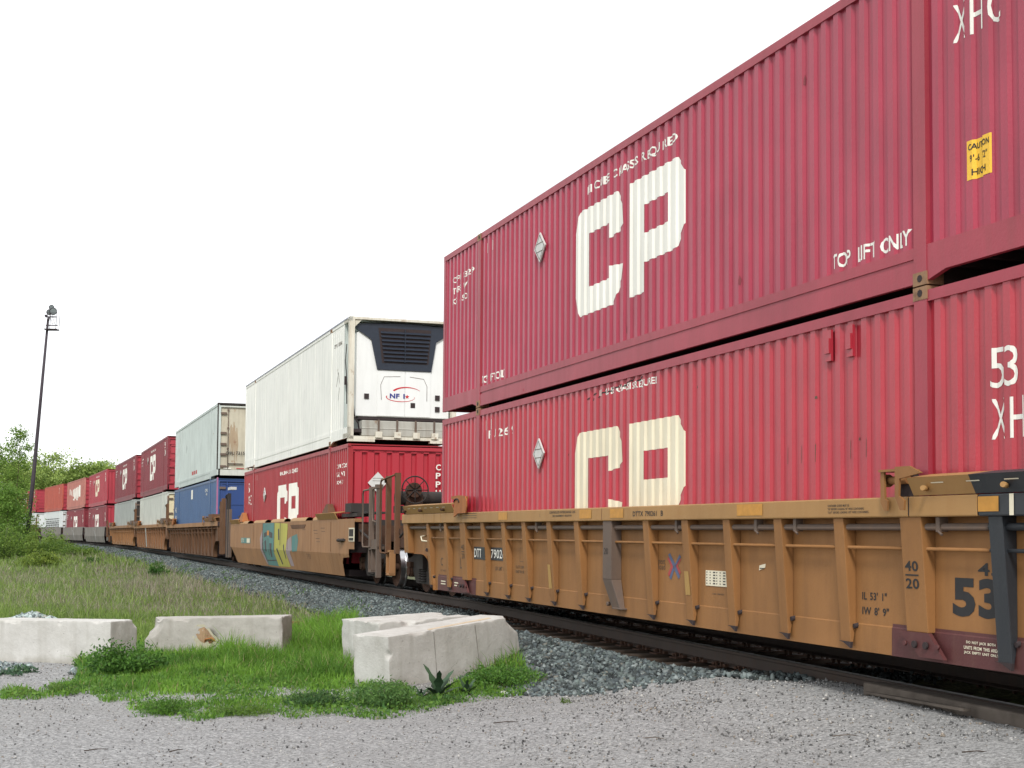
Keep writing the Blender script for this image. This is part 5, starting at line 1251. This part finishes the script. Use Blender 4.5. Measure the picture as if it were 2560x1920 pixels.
# front block: corner nearest the camera, long face running right towards the track
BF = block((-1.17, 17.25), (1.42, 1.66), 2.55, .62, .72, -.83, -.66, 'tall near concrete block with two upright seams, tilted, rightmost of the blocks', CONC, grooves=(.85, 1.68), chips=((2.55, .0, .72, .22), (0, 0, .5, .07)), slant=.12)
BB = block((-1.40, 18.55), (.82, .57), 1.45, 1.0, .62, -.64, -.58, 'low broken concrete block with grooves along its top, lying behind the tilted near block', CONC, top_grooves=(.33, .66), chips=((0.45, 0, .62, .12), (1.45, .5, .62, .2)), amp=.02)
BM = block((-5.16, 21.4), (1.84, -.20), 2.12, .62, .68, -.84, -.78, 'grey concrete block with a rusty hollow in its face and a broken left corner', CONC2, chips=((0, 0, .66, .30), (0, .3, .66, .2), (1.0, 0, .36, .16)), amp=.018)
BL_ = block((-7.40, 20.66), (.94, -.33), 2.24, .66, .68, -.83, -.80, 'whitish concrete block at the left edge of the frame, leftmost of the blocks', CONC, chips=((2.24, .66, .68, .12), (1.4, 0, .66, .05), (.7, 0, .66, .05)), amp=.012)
# rusty hollow with bent lifting loop
m = MB(); bmx = BM.matrix_world.inverted()
RH = [paint('lichen_stain', (.42,.40,.30), .9, (.30,.28,.20), .9, scale=5, var=.2), paint('rust_stain', (.33,.22,.13), .9, (.14,.09,.05), .9, rust=.5, rustcol=(.20,.08,.03), scale=6, var=.3), paint('rust_hollow', (.13,.07,.04), .95, (.05,.03,.02), .9, rust=.8, rustcol=(.22,.08,.03), scale=8, var=.3)]
for q_, vs in enumerate(([(.74,.40), (.76,.52), (.82,.58), (.92,.585), (1.0,.53), (1.07,.43), (1.15,.36), (1.10,.27), (1.02,.24), (.95,.20), (.86,.14), (.78,.22), (.80,.30)],
                         [(.80,.44), (.85,.52), (.93,.545), (.99,.49), (1.03,.43), (1.10,.36), (1.06,.31), (.98,.34), (.93,.30), (.87,.33), (.83,.37)],
                         [(.985,.335), (1.03,.35), (1.075,.33), (1.04,.295), (1.0,.30)])):
    m = MB(); vs = [(x_, -.003-.002*q_, z_) for x_, z_ in vs]
    m.add(vs, [tuple(range(len(vs)))]); m.build('rust_hollow', RH[q_], BM)
m = MB(); m.tube([(.92, .04, .28), (.95, -.03, .36), (1.05, -.04, .38), (1.12, .03, .30)], .012, 6); m.build('lifting_loop', ORUST, BM)
m = MB(); m.prism([(.75, .02), (2.1, .14), (2.15, .24), (.80, .10)], 'z', .716, .724); m.build('stain', paint('ochre_stain', (.52,.42,.29), .9, (.58,.54,.47), .7, var=.08), BF)
# gravel heap behind the left block
n = 5200; an = rng.uniform(0, 2*math.pi, n); q = rng.random(n)**.6; x = -7.4+1.3*q*np.cos(an); y = 23.0+1.1*q*np.sin(an)
z = height(x, y)+.60*np.clip(1-q**1.3, 0, 1)*rng.uniform(.9, 1, n)
o = stones('gravel_heap', np.stack([x, y, z], -1), rng.uniform(.02, .055, n), ballast_cols(n)*2.6); del o['kind']; tag(o, 'heap of pale grey gravel behind the leftmost concrete block', 'gravel heap')
m = MB(); x, y = unproj(742, 1561, -.6); 
for k in range(3): m.prism([(x-.12+k*.05, y-.05), (x+.12, y-.03+k*.04), (x+.1, y+.06), (x-.1, y+.05)], 'z', hz(x, y)+.02+k*.02, hz(x, y)+.035+k*.02)
tag(m.build('brick_fragment', paint('red_brick', (.30,.09,.05), .9)), 'broken red brick fragment in the grass right of the block with the rusty hollow', 'brick')

# ------------------------------------------------------------------ vegetation
def blade_mesh(name, P, h, wd, cols, lean=.35, mat=None, seg_bend=.5):
    n = len(P); an = rng.uniform(0, 2*np.pi, n); side = np.stack([np.cos(an), np.sin(an), np.zeros(n)], -1)*wd[:, None]/2
    ln = rng.normal(0, lean, (n, 2)); d1 = np.concatenate([ln*h[:, None]*.35, (h*.55)[:, None]], 1); d2 = np.concatenate([ln*h[:, None]*(1.0), (h*(1-.25*np.abs(ln).sum(1)).clip(.3, 1))[:, None]], 1)
    V = np.stack([P-side, P+side, P+d1+side*.75, P+d1-side*.75, P+d2], 1).reshape(-1, 3)
    F = np.array([(0, 1, 2), (0, 2, 3), (3, 2, 4)])[None]+np.arange(n)[:, None, None]*5
    C = np.repeat(cols, 5, 0); C = C.reshape(n, 5, 3)
    return np_mesh(name, V, F.reshape(-1, 3), mat or BLADE, C.reshape(-1, 3))
def leaf_arr(P, size, cols, upness=.5, aspect=.5, dirs=None):
    n = len(P); d_ = rng.normal(size=(n, 3)) if dirs is None else dirs+rng.normal(size=(n, 3))*.35
    d_ /= np.linalg.norm(d_, axis=1)[:, None]; nn = rng.normal(size=(n, 3)); nn[:, 2] += upness*2
    s = np.cross(nn, d_); s /= np.linalg.norm(s, axis=1)[:, None]+1e-9
    a = size[:, None]
    V = np.stack([P, P+d_*a*.5+s*a*aspect*.5, P+d_*a, P+d_*a*.5-s*a*aspect*.5], 1).reshape(-1, 3)
    F = np.array([[0, 1, 2, 3]])+np.arange(n)[:, None]*4
    return V, F, np.repeat(cols, 4, 0)
def mixc(a, b, t): return np.array(a)[None]*(1-t[:, None])+np.array(b)[None]*t[:, None]

# bright grass and weeds between the blocks
n = 120000; x0, y0 = PATCH.min(0); x1, y1 = PATCH.max(0)
x = rng.uniform(x0, x1, n); y = rng.uniform(y0, min(y1, 26), n); k = in_poly(x, y, PATCH); x, y = x[k], y[k]
U_, L_ = ulat(x, y); dn = vnoise(x, y, 2.6, 21); edge = np.array([1.0]*len(x))
pxs = lambda x, y: 1221.4+F_PX*x/y
def pyv(x, y, z=-.74): return 1346-F_PX*(z-CAM_H)/y
# height falls towards the lot edge of the patch
yy = pyv(x, y); inner = np.clip((1765-yy)/110, 0, 1)
k = rng.random(len(x)) < np.clip(.22+1.6*(dn-.35)*(1-inner)+inner*1.6, .04, 1); x, y, dn, inner, U_, L_ = x[k], y[k], dn[k], inner[k], U_[k], L_[k]
h = (.05+.27*inner**1.2*vnoise(x, y, 1.2, 22)+.07*dn)*rng.uniform(.5, 1.25, len(x)); tall = (pxs(x, y) > 560) & (inner > .55); h = np.where(tall, h*1.4*rng.uniform(.8, 1.35, len(x)), h)
t = np.clip(vnoise(x, y, 1.6, 23)*.9+rng.normal(0, .18, len(x)), 0, 1); col = mixc((.07,.17,.025), (.22,.42,.05), t); dry = rng.random(len(x)) < .05; col[dry] = (.30,.27,.13)
o = blade_mesh('grass', np.stack([x, y, height(x, y, U_, L_)-.03], -1), h, .010+.006*rng.random(len(x)), col, .38); o['kind'] = 'stuff'
# low leafy ground cover in the same patch
n = 44000; x = rng.uniform(x0, x1, n); y = rng.uniform(y0, y1, n); k = in_poly(x, y, PATCH) & (vnoise(x, y, 1.9, 31) > .34); x, y = x[k], y[k]
t = rng.random(len(x)); P = np.stack([x, y, height(x, y)+.0+.07*rng.random(len(x))], -1)
V, Fq, C = leaf_arr(P, .03+.035*rng.random(len(x)), mixc((.05,.14,.03), (.17,.31,.05), t), 1.0, .55); o = np_mesh('ground_cover', V, Fq, LEAF, C); o['kind'] = 'stuff'
# field behind the blocks
def field(n, ya, yb, hh, ww, name):
    y = ya+(yb-ya)*rng.random(n)**1.15; xl = (-60-1221.4)/F_PX*y; x = xl+(rng.random(n))*((1330-1221.4)/F_PX*y-xl); U_, L_ = ulat(x, y)
    jit = (vnoise(x, y, .8, 41)-.5)*1.1
    k = (L_ > toe(-U_)-.12+jit*.5) & ~((y < lot_edge(x)+.2)); 
    thin = (L_ < toe(-U_)+.8) & (rng.random(n) > .55); k &= ~thin
    x, y, U_, L_ = x[k], y[k], U_[k], L_[k]; n = len(x)
    a = vnoise(x, y, .30, 42)*.6+vnoise(x, y, 1.1, 43)*.4
    # brown-mauve dry band in the middle distance, fresh green near the blocks and far away
    dryness = np.clip(np.interp(y, [20, 25, 32, 42, 60, 75, 95], [.02, .10, .42, .62, .52, .3, .15])+(a-.5)*1.1+np.clip(.5-(L_-1.5)*.2, -.15, .1), 0, 1)
    isdry = rng.random(n) < dryness*.80
    t = np.clip(rng.normal(.5, .25, n), 0, 1); green = mixc((.09,.16,.04), (.25,.34,.08), t); green *= (1.15-.15*dryness)[:, None]
    dryc = mixc((.20,.185,.145), (.48,.45,.34), rng.random(n)**1.2); mv = rng.random(n) < .3; dryc[mv] = dryc[mv]*np.array([.85,.72,.78])
    col = np.where(isdry[:, None], dryc, green)
    h = hh*rng.uniform(.45, 1.35, n)*np.where(rng.random(n) < .04, 1.9, 1)*(.65+.7*vnoise(x, y, .6, 44))*np.where(isdry, 1.15, 1.0)*np.clip((L_-toe(-U_)+.7)/1.2, .35, 1)
    o = blade_mesh(name, np.stack([x, y, height(x, y, U_, L_)-.03], -1), h, ww*(y/ya)**.5*rng.uniform(.7, 1.3, n)*np.where(isdry, .7, 1), col, .42); o['kind'] = 'stuff'
field(75000, 20.5, 34, .17, .012, 'grass'); field(90000, 30, 62, .24, .016, 'grass'); field(60000, 58, 125, .34, .035, 'grass')
# sparse tufts on the ballast shoulder
n = 9000; u = rng.uniform(-6, 90, n); l_ = rng.uniform(.35, 1.5, n); k = (vnoise(u, l_*2, .55, 51) > .66); u, l_ = u[k], l_[k]
P = np.array([track_pt(a, b)[:2] for a, b in zip(u, l_)]); z = height(P[:, 0], P[:, 1], u, l_)-.01; n = len(u)
o = blade_mesh('weeds', np.concatenate([P, z[:, None]], 1), rng.uniform(.06, .20, n), np.full(n, .018)*(1+u.clip(0)/50), mixc((.05,.12,.02), (.13,.24,.04), rng.random(n)), .6); o['kind'] = 'stuff'

def bush(name, label, cat, x, y, w_, h_, nleaf, ls, c0, c1, group=None, stems=8, dome=.55, up=.5, asp=.5, zoff=0, shape=None):
    z0 = hz(x, y)-.03+zoff; root = empty(name, label, cat, Matrix.Translation((x, y, z0)), group)
    m = MB(); tips = []
    for k in range(stems):
        a = rng.uniform(0, 2*math.pi); r = w_/2*math.sqrt(rng.random())*.95; hh = h_*(1-.55*(r/(w_/2))**2)*rng.uniform(.7, 1.05); e = Vector((math.cos(a)*r, math.sin(a)*r, hh))
        m.tube([(e.x*.15, e.y*.15, 0), (e.x*.55, e.y*.55, hh*.55), tuple(e)], max(.004, h_*.010), 5, r2=max(.002, h_*.004)); tips.append(e)
    m.build('stem', STEMM, root)
    T = np.array([tuple(t) for t in tips]); i = rng.integers(0, len(T), nleaf); tt = rng.random(nleaf)**.55
    P = T[i]*(.15+.85*tt[:, None]); P[:, 2] = T[i][:, 2]*tt; P += rng.normal(0, 1, (nleaf, 3))*np.array([w_*.07, w_*.07, h_*.055]); P[:, 2] = np.abs(P[:, 2])
    t = np.clip(rng.normal(.45, .25, nleaf)+.25*(i % 3-1), 0, 1)
    V, Fq, C = leaf_arr(P, ls*rng.uniform(.6, 1.3, nleaf), mixc(c0, c1, t), up, asp); np_mesh('foliage', V, Fq, LEAF, C, root); return root
STEMM = plain('green_stem', (.10,.14,.05), .8); BARK = plain('bark', (.12,.095,.07), .95, .2, 0, .3, 6)
x, y = g_at(245, 1682); bush('weed', 'small leafy shoots at the foot of the leftmost block', 'weed', *g_at(215, 1668), .5, .22, 260, .06, (.04,.10,.03), (.10,.20,.04), stems=6)
bush('nettle_bush', 'dark leafy weed bush between the left block and the block with the rusty hollow', 'weed', *g_at(315, 1688), 1.15, .50, 3600, .055, (.045,.12,.022), (.12,.26,.04), stems=34)
bush('weed', 'low bluish-green weed on the gravel at the left edge, below the leftmost block', 'weed', *g_at(50, 1684), .62, .14, 420, .055, (.045,.10,.06), (.10,.18,.09), stems=12)
bush('weed', 'flat yellow-green weed mat at the bottom left edge of the gravel', 'weed', *g_at(38, 1738), .65, .10, 700, .03, (.08,.14,.03), (.18,.25,.05), stems=18)
bush('weed', 'flat weed mat on the gravel left of the green patch', 'weed', *g_at(150, 1732), .85, .13, 1100, .03, (.06,.13,.03), (.16,.25,.05), stems=20)
bush('fern_weed', 'rounded feathery weed clump at the front edge of the green patch', 'weed', *g_at(410, 1782), .66, .20, 3000, .03, (.05,.13,.02), (.12,.26,.03), stems=40, asp=.3)
bush('fern_weed', 'spreading feathery weeds at the front edge, right of the rounded clump', 'weed', *g_at(600, 1785), .80, .15, 2400, .03, (.07,.15,.02), (.16,.28,.04), stems=40, asp=.3)
bush('thistle_weed', 'bushy grey-green thistle weeds at the near foot of the tilted block', 'weed', *g_at(960, 1768), .85, .34, 3000, .05, (.06,.14,.04), (.15,.28,.07), stems=36, asp=.28, up=.1)
bush('thistle_weed', 'dark low weeds left of the tilted block, at the patch edge', 'weed', *g_at(790, 1765), .75, .22, 2200, .045, (.035,.09,.03), (.09,.18,.05), stems=30, asp=.3, up=.1)
bush('leafy_weed', 'dense round-leaved weeds right of the tilted block against the ballast', 'weed', *g_at(1265, 1712), 1.05, .30, 4200, .035, (.05,.14,.025), (.14,.29,.045), stems=46)
bush('leafy_weed', 'thin trailing weeds between the spiky thistle and the gravel', 'weed', *g_at(1095, 1755), .85, .12, 1600, .03, (.05,.13,.03), (.12,.22,.05), stems=30)
bush('weed', 'single tiny tuft out on the gravel to the right of the tilted block', 'weed', *g_at(1415, 1762), .16, .09, 120, .025, (.08,.15,.03), (.18,.26,.06), stems=8)
def thistle(px, py, s, lab):
    x, y = g_at(px, py); z0 = hz(x, y)-.01; root = empty('thistle', lab, 'weed', Matrix.Translation((x, y, z0)), 'spiky thistles'); m = MB()
    for k in range(13):
        a = k*2.4; el_ = R(82-k*5.2); L_2 = s*(1-.035*k); c, sn = math.cos(a), math.sin(a); pts = []
        for q in range(7): t = q/6; e2 = el_-t*.35; pts.append(Vector((c*math.cos(e2)*L_2*t, sn*math.cos(e2)*L_2*t, math.sin(e2)*L_2*t)))
        sd_ = Vector((-sn, c, 0)); vs = []
        for q, p in enumerate(pts): wq = s*.13*(math.sin(math.pi*min(1, q/6*.85+.12)))*(1.0 if q % 2 else .55); vs += [p-sd_*wq, p+sd_*wq]
        m.add(vs, [(2*q, 2*q+1, 2*q+3, 2*q+2) for q in range(6)])
    m.build('leaves', plain('thistle_leaf', (.035,.075,.035), .6), root)
thistle(1095, 1742, .46, 'largest spiky thistle, standing against the tilted concrete block'); thistle(1166, 1736, .27, 'smaller spiky thistle right of the largest one, against the tilted block'); thistle(1052, 1748, .20, 'small spiky thistle just left of the largest one')

# far shrubs in the field
bush('shrub', 'rounded yellow-green shrub alone in the field at the left', 'shrub', (108-1221)/F_PX*68, 68, 2.1, 1.05, 3600, .11, (.10,.17,.03), (.30,.38,.06), stems=26, up=1.4)
bush('shrub', 'small yellow-green shrub joined to the left side of the rounded field shrub', 'shrub', (62-1221)/F_PX*69, 69, 1.3, .6, 1500, .11, (.10,.17,.03), (.27,.36,.06), stems=16, up=1.4)
bush('weed_clump', 'dark green weed clump at the foot of the ballast', 'weed', (402-1221)/F_PX*55, 55, .95, .60, 1800, .07, (.03,.10,.02), (.09,.20,.03), stems=22)
bush('weed_clump', 'green weed clump at the ballast edge left of the dark one', 'weed', (232-1221)/F_PX*80, 80, 1.4, .45, 900, .10, (.03,.09,.02), (.09,.17,.03), stems=18)
bush('weed_clump', 'bright low weed patch on the ballast edge above the broken block', 'weed', (597-1221)/F_PX*36, 36, .9, .18, 900, .05, (.07,.16,.02), (.17,.29,.04), stems=26)
bush('weed_clump', 'pale leafy sapling in front of the grey well car', 'shrub', (132-1221)/F_PX*118, 118, 3.2, 1.9, 2200, .16, (.12,.20,.04), (.26,.38,.08), stems=18)
bush('weed_clump', 'young sapling beside the foot of the lamp mast', 'shrub', (82-1221)/F_PX*88, 88, 1.6, 2.1, 1400, .13, (.10,.18,.03), (.26,.36,.07), stems=12)
for i_, (px_, Y_, w_, h_) in enumerate(((8, 84, 3.6, 2.6), (48, 92, 3.4, 2.4), (95, 98, 3.6, 1.5), (150, 104, 4.2, 1.3), (205, 100, 3.2, .9))):
    bush('shrub', ['tall shrub low at the left edge under the slender tree', 'shrub in front of the lamp mast foot', 'low green shrub just right of the lamp mast foot', 'low spreading shrub along the track beyond the field', 'last low shrub at the right end of the trackside row'][i_], 'shrub',
         (px_-1221)/F_PX*Y_, Y_, w_, h_, 3000, .13, (.07,.15,.025), (.25,.37,.07), 'shrubs along the far edge of the field', stems=22, up=.8)

def tree(x, y, H, lean, cw, nleaf, ls, c0, c1, label, base=.12, trunk=.12, nb=16, sig=.10, group=None, spread=1.0, flat=1.0, name='broadleaf_tree', conic=0.5):
    z0 = hz(x, y)-.1; root = empty(name, label, 'tree', Matrix.Translation((x, y, z0)), group); m = MB()
    tp_ = [Vector((lean*H*t+.04*H*math.sin(3*t+x)*t, .03*H*math.sin(4*t+y)*t, H*.93*t)) for t in (0, .2, .4, .6, .8, 1)]
    m.tube(tp_, trunk, 8, r2=trunk*.15); m.build('trunk', BARK, root); m = MB(); ends = []
    for b_ in range(nb):
        t = base+(.97-base)*(b_+rng.random()*.7)/nb; i = min(4, int(t*5)); f = t*5-i; p = tp_[i]*(1-f)+tp_[i+1]*f
        a = b_*2.4+rng.uniform(-.5, .5); prof = (math.sin(math.pi*min(1, (1-t)*.62+.18))**.8)*(1-conic)+conic*(1-t)*1.1
        r = cw/2*prof*rng.uniform(.65, 1.15); rise = r*rng.uniform(.15, .7)*flat; e = p+Vector((math.cos(a)*r, math.sin(a)*r, rise)); mid = p*.5+e*.5+Vector((0, 0, -rise*.12))
        m.tube([p, mid, e], trunk*.35*(1-t*.6), 5, r2=trunk*.06)
        for q in np.linspace(.3, 1.05, 6): ends.append((p.lerp(e, q), .55+.5*q)); 
        for _ in range(3):
            q = rng.uniform(.4, .95); s_ = p.lerp(e, q); e2 = s_+Vector(rng.normal(0, 1, 3))*r*.28; m.tube([s_, e2], trunk*.07, 4, r2=trunk*.03)
            for g_ in (.4, .8, 1.1): ends.append((s_.lerp(e2, g_), .8))
    for t in (.88, .94, 1.0): ends.append((tp_[5]*t, .4))
    m.build('limb', BARK, root)
    E = np.array([tuple(e[0]) for e in ends]); S = np.array([e[1] for e in ends]); i = rng.integers(0, len(E), nleaf)
    P = E[i]+rng.normal(0, 1, (nleaf, 3))*(cw*sig*S[i])[:, None]*np.array([1, 1, .62])
    tint = rng.normal(.5, .22, len(E)); t = np.clip(tint[i]+rng.normal(0, .15, nleaf), 0, 1)
    V, Fq, C = leaf_arr(P, ls*rng.uniform(.6, 1.35, nleaf), mixc(c0, c1, t), .7, .62); np_mesh('crown', V, Fq, LEAF, C, root); return root
def TX(px, Y): return (px-1221)/F_PX*Y
tree(TX(38, 96), 96, 9.9, 0, 3.6, 4800, .14, (.09,.18,.03), (.27,.40,.08), 'slender young tree with a thin spiky top at the left edge', trunk=.07, nb=26, sig=.075, base=.10, conic=.75)
tree(TX(-8, 97), 97, 8.2, 0, 4.4, 5600, .15, (.08,.17,.03), (.25,.38,.07), 'leafy tree cut by the left edge of the frame', trunk=.10, nb=22, sig=.09, base=.08)
tree(TX(20, 90), 90, 5.0, 0, 3.6, 6800, .14, (.07,.16,.025), (.21,.35,.06), 'dense bushy tree under the slender one, left of the lamp mast', trunk=.08, nb=22, sig=.11, base=.05)
tree(TX(44, 100), 100, 5.9, 0, 3.0, 4600, .14, (.08,.18,.03), (.26,.39,.07), 'small leafy tree right behind the dense bushy one', trunk=.07, nb=18, sig=.10, base=.05)
bgt = [(14, 205, 12.5, 9), (62, 214, 12.4, 9.5), (98, 222, 14.3, 11), (128, 232, 12.6, 9), (152, 224, 12.6, 9), (180, 236, 12.8, 9.5), (205, 226, 13.3, 9.5), (236, 232, 14.2, 10.5), (262, 228, 13.4, 10), (292, 236, 12.8, 10), (325, 240, 11.5, 9)]
nm_ = ['leftmost', 'second from the left', 'tall one right of the lamp mast', 'fourth from the left', 'one over the orange-red container', 'sixth from the left', 'lower one left of the highest crown', 'highest broad one', 'one above the bright red container', 'second from the right', 'rightmost, mostly hidden by containers']
for (px_, Y_, H_, W_), q in zip(bgt, nm_):
    tree(TX(px_, Y_), Y_, H_-1.0+rng.uniform(-.3, .3), 0, W_, 9500, .36, (.11,.19,.045), (.42,.53,.14), 'background tree behind the train, '+q, base=.22, trunk=.22, nb=22, sig=.065, group='trees behind the train', conic=.1, flat=.9)
for k_, (px_, Y_) in enumerate(((0, 262), (70, 258), (140, 262), (210, 258), (275, 262))):
    bush('hedge_tree', ['dense dark growth low behind the trees, '+s for s in ('at the left edge', 'behind the lamp mast', 'above the orange-red container', 'above the faded container', 'at the right end')][k_], 'tree', TX(px_, Y_), Y_, 9, 9.0, 3200, .42, (.06,.12,.03), (.22,.30,.08), 'dense growth behind the trees', stems=30)

# ------------------------------------------------------------------ lamp mast
MAST = plain('dark_weathered_pole', (.055,.045,.055), .8, .3, 0, .25, 3)
b0 = Vector((-31.06*92/95, 92, -.6)); tpv = Vector((-30.01*92/95, 92, 1.09+(15.05-1.09)*92/95))
lm = empty('lamp_mast', 'tall dark leaning mast with floodlights at its top, standing by the track at the left', 'lamp mast', Matrix.Translation(b0))
T_ = tpv-b0; ext = T_*1.03
m = MB(); m.tube([(-.10, 0, -.3), tuple(T_*.35), tuple(T_*.7), tuple(ext)], .155, 12, r2=.075); m.build('pole', MAST, lm)
m = MB(); c = T_
for dx_ in (0, .62):
    pass
m.box(c.x-.12, c.x+.70, -.35, .35, c.z-.08, c.z-.03); m.box(c.x-.1, c.x+.68, -.03, .03, c.z+.20, c.z+.26)
for dx_, dy_ in ((.66, -.33), (.66, .33), (.05, -.33), (.05, .33)): m.tube([(c.x+dx_, dy_, c.z-.05), (c.x+dx_+.06, dy_, c.z+1.05)], .018, 5)
m.tube([(c.x+.1, -.33, c.z+1.0), (c.x+.72, -.33, c.z+1.0)], .018, 5); m.tube([(c.x+.20, -.3, c.z+.95), (c.x+.45, -.3, c.z+.25)], .015, 5); m.tube([(c.x+.35, -.3, c.z+.95), (c.x+.6, -.3, c.z+.25)], .015, 5)
m.build('work_platform', MAST, lm)
m = MB(); top = ext+Vector((.08, 0, .35)); m.tube([tuple(ext), tuple(top)], .07, 8); m.box(top.x-.25, top.x+.45, -.05, .05, top.z-.05, top.z+.02); m.box(top.x-.28, top.x-.14, -.08, .08, top.z+.0, top.z+.12); m.build('bracket', MAST, lm)
for k_, (dx_, dz_, s_) in enumerate(((.02, .28, .18), (.28, .34, .24), (.16, .60, .16))):
    m = MB(); cc = Vector((top.x+dx_, -.1, top.z+dz_)); ax = Vector((.55, -.8, -.25)).normalized()
    m.tube([cc+ax*.02, cc-ax*.18, cc-ax*.42], s_*.95, 14, r2=s_*.30); m.ring(cc+ax*.02, ax, s_*.95, .025, 20, 5); h_ = m.build('floodlight', MAST, lm)
    m = MB(); m.tube([cc+ax*.03, cc+ax*.05], s_*.86, 14); m.build('lens', plain('lamp_glass', (.24,.28,.29), .25, .8), h_)
